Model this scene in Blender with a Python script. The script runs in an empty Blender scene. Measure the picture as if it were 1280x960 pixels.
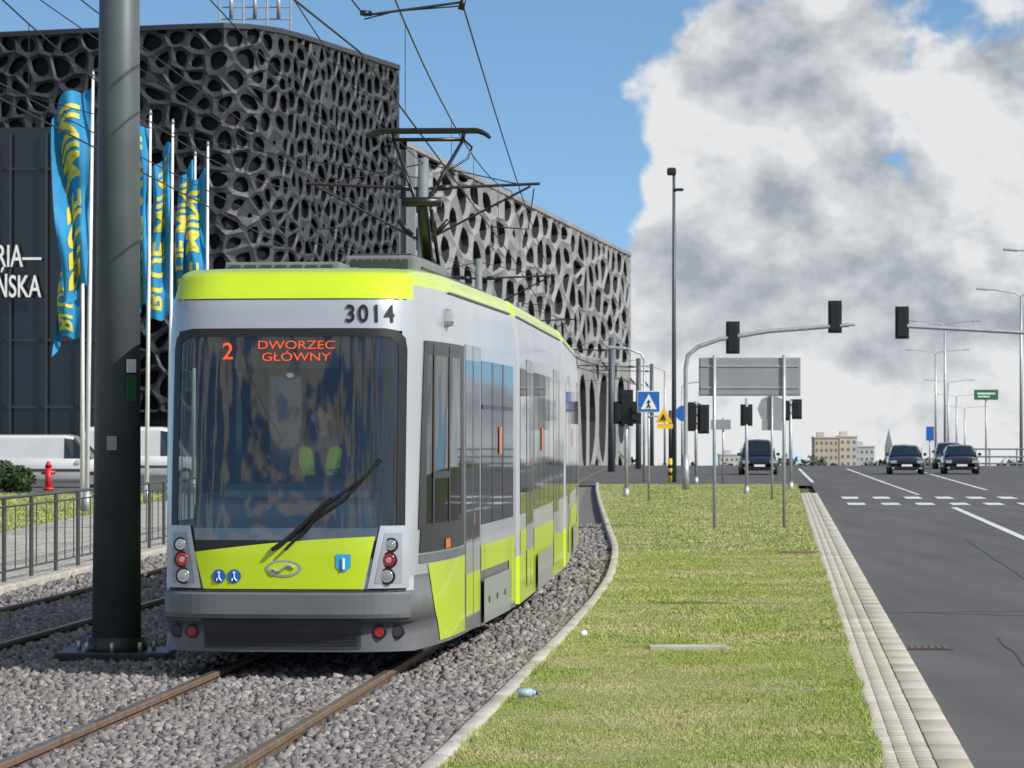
import bpy, math, random, bmesh
import numpy as np
from mathutils import Vector, Matrix
random.seed(7); rng=np.random.default_rng(7)
sc=bpy.context.scene
# ---------------------------------------------------------------- helpers
def group(name,loc=(0,0,0)):
    e=bpy.data.objects.new(name,None); e.location=loc; e.empty_display_size=0.3
    sc.collection.objects.link(e); return e
def attach(o,parent):
    if parent is not None:
        o.parent=parent; o.matrix_parent_inverse=Matrix.Translation(-Vector(parent.location))
def mesh_obj(name,verts,faces,mats,parent=None,fm=None,smooth=False):
    me=bpy.data.meshes.new(name); me.from_pydata([tuple(v) for v in verts],[],faces)
    if not isinstance(mats,(list,tuple)): mats=[mats]
    for m in mats: me.materials.append(m)
    if fm is not None:
        for p,i in zip(me.polygons,fm): p.material_index=i
    if smooth:
        for p in me.polygons: p.use_smooth=True
    me.validate(); me.update()
    o=bpy.data.objects.new(name,me); sc.collection.objects.link(o); attach(o,parent); return o
def np_mesh(name,V,F,mat,parent=None,smooth=False):
    me=bpy.data.meshes.new(name); n=F.shape[1]
    me.vertices.add(len(V)); me.vertices.foreach_set('co',V.astype(np.float32).ravel())
    me.loops.add(F.size); me.loops.foreach_set('vertex_index',F.astype(np.int32).ravel())
    me.polygons.add(len(F)); me.polygons.foreach_set('loop_start',np.arange(0,F.size,n,dtype=np.int32))
    me.polygons.foreach_set('loop_total',np.full(len(F),n,dtype=np.int32))
    me.materials.append(mat); me.update(calc_edges=True)
    o=bpy.data.objects.new(name,me); sc.collection.objects.link(o); attach(o,parent); return o
def box(name,c,s,mat,parent=None,rz=0,bev=0.0,rx=0,ry=0):
    me=bpy.data.meshes.new(name); bm=bmesh.new(); bmesh.ops.create_cube(bm,size=1)
    bmesh.ops.scale(bm,vec=s,verts=bm.verts)
    if bev>0: bmesh.ops.bevel(bm,geom=bm.edges[:],offset=bev,segments=2,affect='EDGES',profile=.6)
    M=Matrix.Translation(c)@Matrix.Rotation(rz,4,'Z')@Matrix.Rotation(ry,4,'Y')@Matrix.Rotation(rx,4,'X')
    bmesh.ops.transform(bm,matrix=M,verts=bm.verts); bm.to_mesh(me); bm.free()
    me.materials.append(mat); o=bpy.data.objects.new(name,me); sc.collection.objects.link(o); attach(o,parent); return o
def cyl(name,p0,p1,r0,r1,mat,parent=None,n=16):
    p0=Vector(p0);p1=Vector(p1);d=p1-p0; q=d.to_track_quat('Z','Y').to_matrix()
    V=[];F=[]
    for k,(p,r) in enumerate(((p0,r0),(p1,r1))):
        for i in range(n):
            a=2*math.pi*i/n; V.append(p+q@Vector((math.cos(a)*r,math.sin(a)*r,0)))
    for i in range(n): F.append((i,(i+1)%n,n+(i+1)%n,n+i))
    F.append(tuple(range(n-1,-1,-1)));F.append(tuple(range(n,2*n)))
    o=mesh_obj(name,V,F,mat,parent)
    for p in o.data.polygons:
        if len(p.vertices)==4: p.use_smooth=True
    return o
def tube(name,pts,r,mat,parent=None,smooth=False):
    cu=bpy.data.curves.new(name,'CURVE'); cu.dimensions='3D'; cu.bevel_depth=r; cu.bevel_resolution=3
    pl=pts if isinstance(pts[0][0],(list,tuple)) else [pts]
    for P in pl:
        sp=cu.splines.new('POLY'); sp.points.add(len(P)-1)
        for i,p in enumerate(P): sp.points[i].co=(p[0],p[1],p[2],1)
    cu.use_fill_caps=True
    cu.materials.append(mat); o=bpy.data.objects.new(name,cu); sc.collection.objects.link(o); attach(o,parent); return o
def sag(p0,p1,s=0.1,n=12):
    return [tuple(p0[k]+(p1[k]-p0[k])*t/n-(s*4*(t/n)*(1-t/n) if k==2 else 0) for k in range(3)) for t in range(n+1)]
def text(name,body,loc,size,mat,parent=None,rot=(math.pi/2,0,0),ext=0.004,sx=1,align='CENTER',bold=0):
    cu=bpy.data.curves.new(name,'FONT'); cu.body=body; cu.size=size; cu.extrude=ext; cu.align_x=align; cu.align_y='CENTER'; cu.offset=bold
    cu.materials.append(mat); o=bpy.data.objects.new(name,cu); sc.collection.objects.link(o)
    o.location=loc; o.rotation_euler=rot; o.scale=(sx,1,1); attach(o,parent); return o
# ---------------------------------------------------------------- materials
def mat(name,col,rough=.5,metal=0,var=0.0,vscale=4,bump=0,bscale=60,coat=0,col2=None,emit=None,estr=1,detail=6,spec=.5):
    m=bpy.data.materials.new(name); m.use_nodes=True; nt=m.node_tree; b=nt.nodes['Principled BSDF']
    b.inputs['Base Color'].default_value=(*col,1); b.inputs['Roughness'].default_value=rough
    b.inputs['Metallic'].default_value=metal; b.inputs['Coat Weight'].default_value=coat
    b.inputs['Coat Roughness'].default_value=.05; b.inputs['Specular IOR Level'].default_value=spec
    tc=nt.nodes.new('ShaderNodeTexCoord')
    if var>0 or col2:
        n=nt.nodes.new('ShaderNodeTexNoise'); n.inputs['Scale'].default_value=vscale; n.inputs['Detail'].default_value=detail
        nt.links.new(tc.outputs['Object'],n.inputs['Vector'])
        r=nt.nodes.new('ShaderNodeValToRGB'); r.color_ramp.elements[0].position=.32; r.color_ramp.elements[1].position=.68
        c2=col2 or tuple(min(1,c*(1+var)) for c in col); c1=tuple(c*(1-var) for c in col) if not col2 else col
        r.color_ramp.elements[0].color=(*c1,1); r.color_ramp.elements[1].color=(*c2,1)
        nt.links.new(n.outputs['Fac'],r.inputs[0]); nt.links.new(r.outputs[0],b.inputs['Base Color'])
    if bump>0:
        n2=nt.nodes.new('ShaderNodeTexNoise'); n2.inputs['Scale'].default_value=bscale; n2.inputs['Detail'].default_value=4
        nt.links.new(tc.outputs['Object'],n2.inputs['Vector'])
        bp=nt.nodes.new('ShaderNodeBump'); bp.inputs['Strength'].default_value=bump; bp.inputs['Distance'].default_value=.02
        nt.links.new(n2.outputs['Fac'],bp.inputs['Height']); nt.links.new(bp.outputs[0],b.inputs['Normal'])
    if emit:
        b.inputs['Emission Color'].default_value=(*emit,1); b.inputs['Emission Strength'].default_value=estr
    return m
def island_mat(name,cols,rough=.8,patch=None,pscale=.5,p0=.42,p1=.66,pmax=.75):
    m=bpy.data.materials.new(name); m.use_nodes=True; nt=m.node_tree; b=nt.nodes['Principled BSDF']
    b.inputs['Roughness'].default_value=rough; b.inputs['Specular IOR Level'].default_value=.25
    g=nt.nodes.new('ShaderNodeNewGeometry'); r=nt.nodes.new('ShaderNodeValToRGB')
    el=r.color_ramp.elements
    while len(el)<len(cols): el.new(.5)
    for i,c in enumerate(cols): el[i].position=i/(len(cols)-1); el[i].color=(*c,1)
    nt.links.new(g.outputs['Random Per Island'],r.inputs[0])
    if patch:
        n=nt.nodes.new('ShaderNodeTexNoise'); n.inputs['Scale'].default_value=pscale; n.inputs['Detail'].default_value=7; n.inputs['Roughness'].default_value=.65
        nt.links.new(g.outputs['Position'],n.inputs['Vector'])
        r2=nt.nodes.new('ShaderNodeValToRGB'); r2.color_ramp.elements[0].position=p0; r2.color_ramp.elements[1].position=p1
        r2.color_ramp.elements[0].color=(0,0,0,1); r2.color_ramp.elements[1].color=(pmax,pmax,pmax,1)
        nt.links.new(n.outputs['Fac'],r2.inputs[0])
        mx=nt.nodes.new('ShaderNodeMixRGB'); mx.inputs[2].default_value=(*patch,1)
        nt.links.new(r2.outputs[0],mx.inputs[0]); nt.links.new(r.outputs[0],mx.inputs[1]); nt.links.new(mx.outputs[0],b.inputs['Base Color'])
    else: nt.links.new(r.outputs[0],b.inputs['Base Color'])
    return m
LIME=mat('lime_paint',(.50,.66,.012),.28,0,.05,1.5,coat=.5)
SILVER=mat('silver_paint',(.47,.49,.525),.30,.35,.06,1.2,coat=.35)
SILV2=mat('silver_grey_paint',(.33,.35,.38),.33,.3,.06,1.5,coat=.2)
BUMP=mat('bumper_grey',(.125,.13,.14),.42,.1,.14,3,coat=.1)
DGREY=mat('dark_grey_trim',(.045,.047,.05),.5,0,.15,4)
BLACK=mat('black_trim',(.012,.012,.013),.35,0)
RUBBER=mat('rubber',(.018,.018,.019),.8,0,.2,6)
SGLASS=mat('dark_window',(.012,.015,.018),.03,0,bump=.05,bscale=.9,spec=1.0)
MATTE=mat('interior_dark',(.035,.038,.044),.8)
DASH=mat('dashboard_grey',(.34,.40,.44),.6,0,.1,3)
LED=mat('led_orange',(.3,.05,.01),.5,emit=(.9,.10,.03),estr=.75)
REDL=mat('red_lens',(.35,.015,.02),.15,coat=1)
CLEARL=mat('clear_lens',(.55,.57,.6),.12,.6,coat=1)
ORANGE=mat('orange_lens',(.6,.14,.02),.3)
BLUE=mat('blue_sign',(.02,.12,.45),.4)
LBLUE=mat('light_blue_badge',(.03,.35,.6),.4)
WHITE=mat('white_paint',(.78,.78,.77),.45,0,.05,3)
YEL=mat('yellow_sign',(.8,.48,.02),.45)
CHROME=mat('chrome',(.6,.62,.6),.2,.8)
GALV=mat('galvanised_steel',(.42,.43,.44),.45,.5,.12,5)
POLED=mat('dark_pole_paint',(.075,.09,.10),.5,.1,.16,2,bump=.03)
POLEG=mat('grey_green_pole',(.20,.235,.23),.5,.3,.1,3)
SIGNBACK=mat('sign_back_grey',(.30,.31,.32),.55,.3,.07,2)
WIRE=mat('wire',(.03,.028,.026),.6,.3)
CONC=mat('concrete_kerb',(.46,.44,.38),.85,0,.22,3,bump=.3,bscale=80)
RAILS=mat('rail_side_rust',(.15,.10,.065),.75,.1,.3,8,bump=.2)
RAILT=mat('rail_top_steel',(.27,.225,.18),.36,.7,.3,5)
LOUV=mat('roof_unit_grey',(.17,.18,.18),.6,0,.12,4)
# ---------------------------------------------------------------- world / sun
SUN=Vector((1,-.62,.92)).normalized()
w=bpy.data.worlds.new("World"); sc.world=w; w.use_nodes=True; nt=w.node_tree; N=nt.nodes; L=nt.links
bg=N['Background']; bg.inputs['Strength'].default_value=.14
tc=N.new('ShaderNodeTexCoord'); sep=N.new('ShaderNodeSeparateXYZ'); L.new(tc.outputs['Generated'],sep.inputs[0])
def M(op,a,b=None,c=None,clamp=False):
    n=N.new('ShaderNodeMath'); n.operation=op; n.use_clamp=clamp
    for i,v in enumerate((a,b,c)):
        if v is None: continue
        if isinstance(v,(int,float)): n.inputs[i].default_value=v
        else: L.new(v,n.inputs[i])
    return n.outputs[0]
X,Y,Z=sep.outputs
cmb=N.new('ShaderNodeCombineXYZ'); L.new(X,cmb.inputs[0]); L.new(Y,cmb.inputs[1]); L.new(M('ADD',M('MULTIPLY',M('MAXIMUM',Z,0.0),1.8),.13),cmb.inputs[2])
sky=N.new('ShaderNodeTexSky'); sky.sky_type='NISHITA'; sky.sun_disc=False; sky.sun_elevation=math.asin(SUN.z)
sky.sun_rotation=math.atan2(SUN.x,SUN.y); sky.air_density=1.0; sky.dust_density=.25; sky.ozone_density=1.6
nv=N.new('ShaderNodeVectorMath'); nv.operation='NORMALIZE'; L.new(cmb.outputs[0],nv.inputs[0]); L.new(nv.outputs[0],sky.inputs[0])
tint=N.new('ShaderNodeMixRGB'); tint.blend_type='MULTIPLY'; tint.inputs[0].default_value=1; tint.inputs[2].default_value=(.92,1.10,1.14,1); L.new(sky.outputs[0],tint.inputs[1])
def dens(off,det=7,sc_=15):
    mp=N.new('ShaderNodeMapping'); mp.inputs['Location'].default_value=off; mp.inputs['Scale'].default_value=(1,1,1.35)
    L.new(tc.outputs['Generated'],mp.inputs[0])
    n=N.new('ShaderNodeTexNoise'); n.inputs['Scale'].default_value=sc_; n.inputs['Detail'].default_value=det; n.inputs['Roughness'].default_value=.54; n.inputs['Distortion'].default_value=.1
    L.new(mp.outputs[0],n.inputs[0]); return n.outputs['Fac']
base=(3.13,1.7,.42)
d0=dens(base,9); d1=dens((base[0]-.006,base[1],base[2]-.012),7)
t=M('SUBTRACT',M('SUBTRACT',X,M('MULTIPLY',Z,.34)),.006)
bias=M('MINIMUM',M('MAXIMUM',M('MULTIPLY',t,9.0),-.22),.115)
ym=M('MULTIPLY',Y,8.0,clamp=True)
bias=M('ADD',M('MULTIPLY',bias,ym),M('MULTIPLY',M('SUBTRACT',1.0,ym),.03))
dd=M('ADD',d0,bias)
mask=N.new('ShaderNodeMapRange'); mask.interpolation_type='SMOOTHSTEP'; mask.inputs['From Min'].default_value=.495; mask.inputs['From Max'].default_value=.565; L.new(dd,mask.inputs[0])
# d1 is the cloud density a little further up toward the sun: less cloud there = sunlit rim
lit=M('ADD',M('MULTIPLY',M('SUBTRACT',d0,d1),5.5),.78)
thick=M('MULTIPLY',M('SUBTRACT',dd,.60),3.0,clamp=True)
lit=M('SUBTRACT',lit,M('MULTIPLY',thick,.62),clamp=True)
cr=N.new('ShaderNodeValToRGB'); e=cr.color_ramp.elements; e[0].position=.10; e[0].color=(.42,.46,.52,1); e[1].position=.85; e[1].color=(.93,.94,.95,1)
x=e.new(.48); x.color=(.66,.70,.74,1)
L.new(lit,cr.inputs[0])
vm=N.new('ShaderNodeVectorMath'); vm.operation='SCALE'; vm.inputs['Scale'].default_value=6.1; L.new(cr.outputs[0],vm.inputs[0])
mx=N.new('ShaderNodeMixRGB'); L.new(mask.outputs[0],mx.inputs[0]); L.new(tint.outputs[0],mx.inputs[1]); L.new(vm.outputs[0],mx.inputs[2])
L.new(mx.outputs[0],bg.inputs['Color'])
sl=bpy.data.lights.new('sun','SUN'); sl.energy=4.9; sl.angle=math.radians(.5); sl.color=(1,.955,.88)
so=bpy.data.objects.new('sun',sl); so.rotation_euler=(-SUN).to_track_quat('-Z','Y').to_euler(); sc.collection.objects.link(so)
sc.view_settings.view_transform='Standard'; sc.view_settings.look='None'; sc.view_settings.exposure=0
# ---------------------------------------------------------------- camera
cd=bpy.data.cameras.new('camera'); cd.lens=126.6; cd.sensor_width=36; cd.clip_end=20000; cd.clip_start=.5
cd.dof.use_dof=True; cd.dof.focus_distance=31.5; cd.dof.aperture_fstop=11
co=bpy.data.objects.new('camera',cd); co.location=(0,0,2.0); co.rotation_euler=(math.radians(90.764),0,0); sc.collection.objects.link(co); sc.camera=co
# ---------------------------------------------------------------- terrain
def fall(d):
    if d<215: return 0.0
    if d<245: return -.014*(d-215)**2/60
    return -.21-.014*(d-245)
def herm(P):
    xs=np.array([p[0] for p in P],float); ys=np.array([p[1] for p in P],float)
    m=np.gradient(ys,xs)
    def f(x):
        x=min(max(x,xs[0]),xs[-1]); i=min(np.searchsorted(xs,x,side='right')-1,len(xs)-2); h=xs[i+1]-xs[i]; t=(x-xs[i])/h
        return float((2*t**3-3*t**2+1)*ys[i]+(t**3-2*t**2+t)*h*m[i]+(-2*t**3+3*t**2)*ys[i+1]+(t**3-t**2)*h*m[i+1])
    return f
cx=herm([(-10,-4.8),(0,-4.05),(12,-3.15),(22,-2.38),(30,-1.78),(38,-1.20),(47,-.62),(60,-.1),(75,.25),(100,.72),(140,1.8),(190,4),(260,7.5)])
kerbx=herm([(-10,-2.9),(0,-2.1),(12,-1.2),(21.7,-.51),(29,0),(39,.68),(47,1.16),(60,1.66),(75,1.95),(100,2.4),(125,2.9),(150,3.5)])
def sheet(name,lf,rf,ds,z,m,nx=1,parent=None,zf=True):
    V=[];F=[]
    for d in ds:
        for i in range(nx+1):
            a=lf(d);b=rf(d); V.append((a+(b-a)*i/nx,d,z+(fall(d) if zf else 0)))
    for j in range(len(ds)-1):
        for i in range(nx):
            k=j*(nx+1)+i; F.append((k,k+1,k+nx+2,k+nx+1))
    return mesh_obj(name,V,F,m,parent)
def fr(a,b,s): return list(np.arange(a,b+s*.5,s))
farrows=fr(215,245,5)+[260,300,350,420,550,800,1200,2000,3500,7000]
GROUND=mat('ground_mat',(.05,.075,.02),.95,0,col2=(.10,.11,.035),vscale=.15)
ds=[-400,-100,0,50,100,150,200]+farrows
V=[];F=[];xs=[-6000,-1500,-400,-100,-30,0,30,100,400,1500,6000]
for d in ds:
    for xx in xs: V.append((xx,d,-.22+fall(d)))
for j in range(len(ds)-1):
    for i in range(len(xs)-1):
        k=j*len(xs)+i; F.append((k,k+1,k+1+len(xs),k+len(xs)))
mesh_obj('ground',V,F,GROUND)
def asphalt():
    m=bpy.data.materials.new('asphalt'); m.use_nodes=True; nt=m.node_tree; b=nt.nodes['Principled BSDF']; l=nt.links
    g=nt.nodes.new('ShaderNodeNewGeometry')
    mp=nt.nodes.new('ShaderNodeMapping'); mp.inputs['Rotation'].default_value=(0,0,math.atan(.075)); mp.inputs['Scale'].default_value=(1,.05,1)
    l.new(g.outputs['Position'],mp.inputs[0])
    n1=nt.nodes.new('ShaderNodeTexNoise'); n1.inputs['Scale'].default_value=1.3; n1.inputs['Detail'].default_value=5; l.new(mp.outputs[0],n1.inputs[0])
    n2=nt.nodes.new('ShaderNodeTexNoise'); n2.inputs['Scale'].default_value=70; n2.inputs['Detail'].default_value=3; l.new(g.outputs['Position'],n2.inputs[0])
    n3=nt.nodes.new('ShaderNodeTexNoise'); n3.inputs['Scale'].default_value=.35; n3.inputs['Detail'].default_value=8; l.new(g.outputs['Position'],n3.inputs[0])
    r=nt.nodes.new('ShaderNodeValToRGB'); r.color_ramp.elements[0].position=.34; r.color_ramp.elements[1].position=.66
    r.color_ramp.elements[0].color=(.060,.060,.063,1); r.color_ramp.elements[1].color=(.122,.119,.116,1)
    a=nt.nodes.new('ShaderNodeMath'); a.operation='MULTIPLY_ADD'; a.inputs[1].default_value=.42; l.new(n1.outputs[0],a.inputs[0])
    c=nt.nodes.new('ShaderNodeMath'); c.operation='MULTIPLY_ADD'; c.inputs[1].default_value=.36; l.new(n2.outputs[0],c.inputs[0])
    d=nt.nodes.new('ShaderNodeMath'); d.operation='MULTIPLY'; d.inputs[1].default_value=.22; l.new(n3.outputs[0],d.inputs[0])
    l.new(d.outputs[0],c.inputs[2]); l.new(c.outputs[0],a.inputs[2]); l.new(a.outputs[0],r.inputs[0]); l.new(r.outputs[0],b.inputs['Base Color'])
    b.inputs['Roughness'].default_value=.75; b.inputs['Specular IOR Level'].default_value=.35
    bp=nt.nodes.new('ShaderNodeBump'); bp.inputs['Strength'].default_value=.5; bp.inputs['Distance'].default_value=.01; l.new(n2.outputs[0],bp.inputs['Height']); l.new(bp.outputs[0],b.inputs['Normal'])
    return m
ASPH=asphalt()
RD=-.10
rx=lambda off:(lambda d:off+.075*d)
sheet('road',rx(1.16),rx(17),fr(-40,210,10)+farrows[:12],RD,ASPH,2)
sheet('junction_road',lambda d:-60,lambda d:rx(1.14)(d)-.0,[141,160,180,200,214]+farrows[:9],RD+.004,ASPH,4)
sheet('car_park_road',lambda d:-70,lambda d:-11.5,[118,130,140.9],RD+.006,ASPH,2)
MARK=mat('road_marking_white',(.60,.60,.58),.7,0,.25,5)
mv=[];mf=[]
def mark(d0,d1,o0,o1,p0=None,p1=None):
    p0=o0 if p0 is None else p0; p1=o1 if p1 is None else p1
    k=len(mv); z=RD+.008
    for (d,o) in ((d0,o0),(d0,o1),(d1,p1),(d1,p0)): mv.append((o+.075*d,d,z))
    mf.append((k,k+1,k+2,k+3))
mark(58,100,4.68,4.86)
for d in range(-20,52,12): mark(d,d+4,4.68,4.83)
for i in range(15):
    mark(103.5,106.5,1.9+i,2.42+i); mark(113,116.5,1.9+i,2.42+i)
mark(120,150,4.5,4.62,4.15,4.27); mark(150,205,4.15,4.3,3.6,3.75)
mark(130,200,7.3,7.45); mark(150,205,1.2,1.35,.9,1.05)
mesh_obj('road_markings',mv,mf,MARK)
# sealed cracks and a repair patch in the carriageway
SEAL=mat('bitumen_seal',(.030,.030,.032),.6)
def crack(pts,wd=.012):
    V=[];F=[]
    for i,(x_,y_) in enumerate(pts): V+=[(x_-wd,y_,RD+.004),(x_+wd,y_+.02,RD+.004)]
    for i in range(len(pts)-1): F.append((2*i,2*i+1,2*i+3,2*i+2))
    return V,F
cv=[];cf_=[]
for (x0,y0,ln,dx) in ((4.0,24,14,.075),(6.9,46,26,.08),(5.2,60,20,.07)):
    pts=[(x0+dx*k*.8+random.uniform(-.03,.03),y0+k*.8) for k in range(int(ln/.8))]; v_,f_=crack(pts); o_=len(cv); cv+=v_; cf_+=[tuple(i+o_ for i in q) for q in f_]
mesh_obj('crack_sealing',cv,cf_,SEAL)
def paving_mat(name,c1,c2,bw,bh,mort,rot=0):
    m=bpy.data.materials.new(name); m.use_nodes=True; nt=m.node_tree; b=nt.nodes['Principled BSDF']; l=nt.links
    g=nt.nodes.new('ShaderNodeNewGeometry'); mp=nt.nodes.new('ShaderNodeMapping'); mp.vector_type='POINT'
    mp.inputs['Rotation'].default_value=(0,0,rot); l.new(g.outputs['Position'],mp.inputs[0])
    br=nt.nodes.new('ShaderNodeTexBrick'); br.inputs['Scale'].default_value=1; br.inputs['Brick Width'].default_value=bw; br.inputs['Row Height'].default_value=bh
    br.inputs['Mortar Size'].default_value=mort; br.inputs['Color1'].default_value=(*c1,1); br.inputs['Color2'].default_value=(*c2,1); br.inputs['Mortar'].default_value=(.09,.08,.055,1)
    l.new(mp.outputs[0],br.inputs[0])
    n=nt.nodes.new('ShaderNodeTexNoise'); n.inputs['Scale'].default_value=1.3; n.inputs['Detail'].default_value=8; l.new(g.outputs['Position'],n.inputs[0])
    r=nt.nodes.new('ShaderNodeValToRGB'); r.color_ramp.elements[0].position=.3; r.color_ramp.elements[0].color=(.62,.6,.55,1); r.color_ramp.elements[1].position=.65
    l.new(n.outputs[0],r.inputs[0])
    mx=nt.nodes.new('ShaderNodeMixRGB'); mx.blend_type='MULTIPLY'; mx.inputs[0].default_value=1; l.new(br.outputs[0],mx.inputs[1]); l.new(r.outputs[0],mx.inputs[2]); l.new(mx.outputs[0],b.inputs['Base Color'])
    b.inputs['Roughness'].default_value=.85
    bp=nt.nodes.new('ShaderNodeBump'); bp.invert=True; bp.inputs['Distance'].default_value=.01; bp.inputs['Strength'].default_value=.6; l.new(br.outputs['Fac'],bp.inputs['Height']); l.new(bp.outputs[0],b.inputs['Normal'])
    return m
ang=math.atan(.075)
def blocks(name,o0,o1,z0,z1,step,d0,d1,m,gap=.008,jit=.0015,slope=.075,base=0.0):
    Vs=[];Fs=[];k=0;d=d0
    while d<d1:
        st=step*(1 if d<70 else 4); e=d+st-gap; j=random.uniform(-jit,jit); zz=z1+random.uniform(-jit,jit); c=.004
        a0=base+slope*d; a1=base+slope*e
        for (xa,xb,ya,z) in ((o0+j,o1+j,0,z0),(o0+j,o1+j,0,zz-c)):
            Vs+= [(xa+a0,d,z),(xb+a0,d,z),(xb+a1,e,z),(xa+a1,e,z)]
        Vs+=[(o0+j+c+a0,d+c,zz),(o1+j-c+a0,d+c,zz),(o1+j-c+a1,e-c,zz),(o0+j+c+a1,e-c,zz)]
        for r in (0,4):
            for i in range(4): Fs.append((k+r+i,k+r+(i+1)%4,k+r+4+(i+1)%4,k+r+4+i))
        Fs.append((k+8,k+9,k+10,k+11)); k+=12; d+=st
    return np_mesh(name,np.array(Vs),np.array(Fs),m)
BLK=island_mat('kerb_blocks',[(.44,.41,.34),(.50,.47,.40),(.46,.43,.36),(.53,.50,.43),(.44,.41,.35)],.85,patch=(.32,.30,.23),pscale=.9)
pg=group('kerb_paving',(0,0,0))
for i,(a,b_) in enumerate(((.590,.7005),(.7035,.8135),(.8165,.9265))):
    o=blocks('sett_row_%d'%(i+1),a,b_,-.1,.0,.21,8+i*.07,118,BLK,gap=.005); attach(o,pg)
o=blocks('kerb_stones',.930,1.14,-.12,.008,1.0,8,118,BLK,gap=.008); attach(o,pg)
sheet('joint_sand',rx(.575),rx(1.13),[8,118],-.006,mat('joint_sand',(.26,.24,.18),.95,0,.3,9),1,pg)
# ballast
BAL=mat('ballast_base',(.13,.12,.115),.95,0,.5,25,bump=1,bscale=18)
STONE=island_mat('ballast_stone',[(.085,.08,.083),(.23,.215,.21),(.145,.136,.14),(.35,.325,.305),(.18,.17,.175),(.27,.24,.215)],.85,patch=(.18,.135,.10),pscale=.35,p0=.48,p1=.75,pmax=.5)
c2=lambda d: cx(d)-4.1
lw=lambda d: c2(d)-1.75
sheet('track_ballast',lw,kerbx,fr(-8,140,4),-.13,BAL,3,None)
def stones(n,d0,d1,size,zj):
    d=rng.uniform(d0,d1,n); lo=np.array([max(lw(q),-.155*q-.4) for q in d]); hi=np.array([kerbx(q)-.03 for q in d])
    x=lo+(hi-lo)*rng.random(n)
    cc=np.array([cx(q) for q in d]); 
    z=-.115+rng.random(n)*zj
    for c in (cc-.7175,cc+.7175,cc-4.1-.7175,cc-4.1+.7175):
        near=np.abs(x-c)<.085; z[near]-=.05
    cube=np.array([[-1,-1,-1],[1,-1,-1],[1,1,-1],[-1,1,-1],[-1,-1,1],[1,-1,1],[1,1,1],[-1,1,1]],float)
    P=cube[None]*rng.uniform(.35,1.0,(n,8,3))
    q=rng.normal(size=(n,4)); q/=np.linalg.norm(q,axis=1)[:,None]
    a,b,c,e=q.T
    R=np.stack([1-2*(c*c+e*e),2*(b*c-a*e),2*(b*e+a*c),2*(b*c+a*e),1-2*(b*b+e*e),2*(c*e-a*b),2*(b*e-a*c),2*(c*e+a*b),1-2*(b*b+c*c)],1).reshape(n,3,3)
    s=size*rng.uniform(.5,1.3,n)
    P=np.einsum('nij,nkj->nki',R,P)*s[:,None,None]
    P+=np.stack([x,d,z],1)[:,None,:]
    Fq=np.array([[0,3,2,1],[4,5,6,7],[0,1,5,4],[1,2,6,5],[2,3,7,6],[3,0,4,7]])
    F=(np.arange(n)*8)[:,None,None]+Fq[None]
    return P.reshape(-1,3),F.reshape(-1,4)
A=[stones(28000,20,30,.034,.045),stones(30000,30,46,.037,.05),stones(20000,46,80,.045,.05)]
off=0;Vs=[];Fs=[]
for v,f in A: Vs.append(v);Fs.append(f+off);off+=len(v)
np_mesh('gravel',np.concatenate(Vs),np.concatenate(Fs),STONE)
def rail(name,cfun,off,d0=-8,d1=232):
    prof=[(-.07,-.15),(-.07,-.13),(-.012,-.115),(-.012,-.035),(-.036,-.022),(-.036,.012),(-.028,.02),(.028,.02),(.036,.012),(.036,-.022),(.012,-.035),(.012,-.115),(.07,-.13),(.07,-.15)]
    Vr=[];Fr=[];fm=[];dd_=fr(d0,100,1.5)+fr(104,d1,6)
    for d in dd_:
        for (a,z) in prof: Vr.append((cfun(d)+off+a,d,z-.02+fall(d)))
    n=len(prof)
    for j in range(len(dd_)-1):
        for i in range(n-1):
            Fr.append((j*n+i,j*n+i+1,(j+1)*n+i+1,(j+1)*n+i)); fm.append(1 if i==6 else 0)
    return mesh_obj(name,Vr,Fr,[RAILS,RAILT],None,fm)
SLP=mat('concrete_sleeper',(.22,.21,.19),.9,0,.2,5)
for nm,cf in (('tram_track',cx),('tram_track',c2)):
    g=group(nm,(cf(20),20,0))
    for k,o_ in enumerate((-.7175,.7175)): attach(rail('rail_%d'%(k+1),cf,o_),g)
    vv=[];ff=[];dn=9.0
    while dn<138:
        k=len(vv)
        for zz in (-.2,-.125):
            vv+=[(cf(dn)-1.15,dn,zz),(cf(dn)+1.15,dn,zz),(cf(dn)+1.15,dn+.24,zz),(cf(dn)-1.15,dn+.24,zz)]
        ff+=[(k+4,k+5,k+6,k+7),(k,k+1,k+5,k+4),(k+1,k+2,k+6,k+5),(k+2,k+3,k+7,k+6),(k+3,k,k+4,k+7)]
        dn+=.65
    mesh_obj('sleepers',vv,ff,SLP,g)
def kerbstrip(name,f,wd,z0,z1,ds,m):
    Vk=[];Fk=[]
    for d in ds:
        Vk+=[(f(d),d,z0),(f(d),d,z1-.008),(f(d)+.01,d,z1),(f(d)+wd-.01,d,z1),(f(d)+wd,d,z1-.008),(f(d)+wd,d,z0)]
    for j in range(len(ds)-1):
        for i in range(5): Fk.append((j*6+i,j*6+i+1,(j+1)*6+i+1,(j+1)*6+i))
    return mesh_obj(name,Vk,Fk,m)
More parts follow.
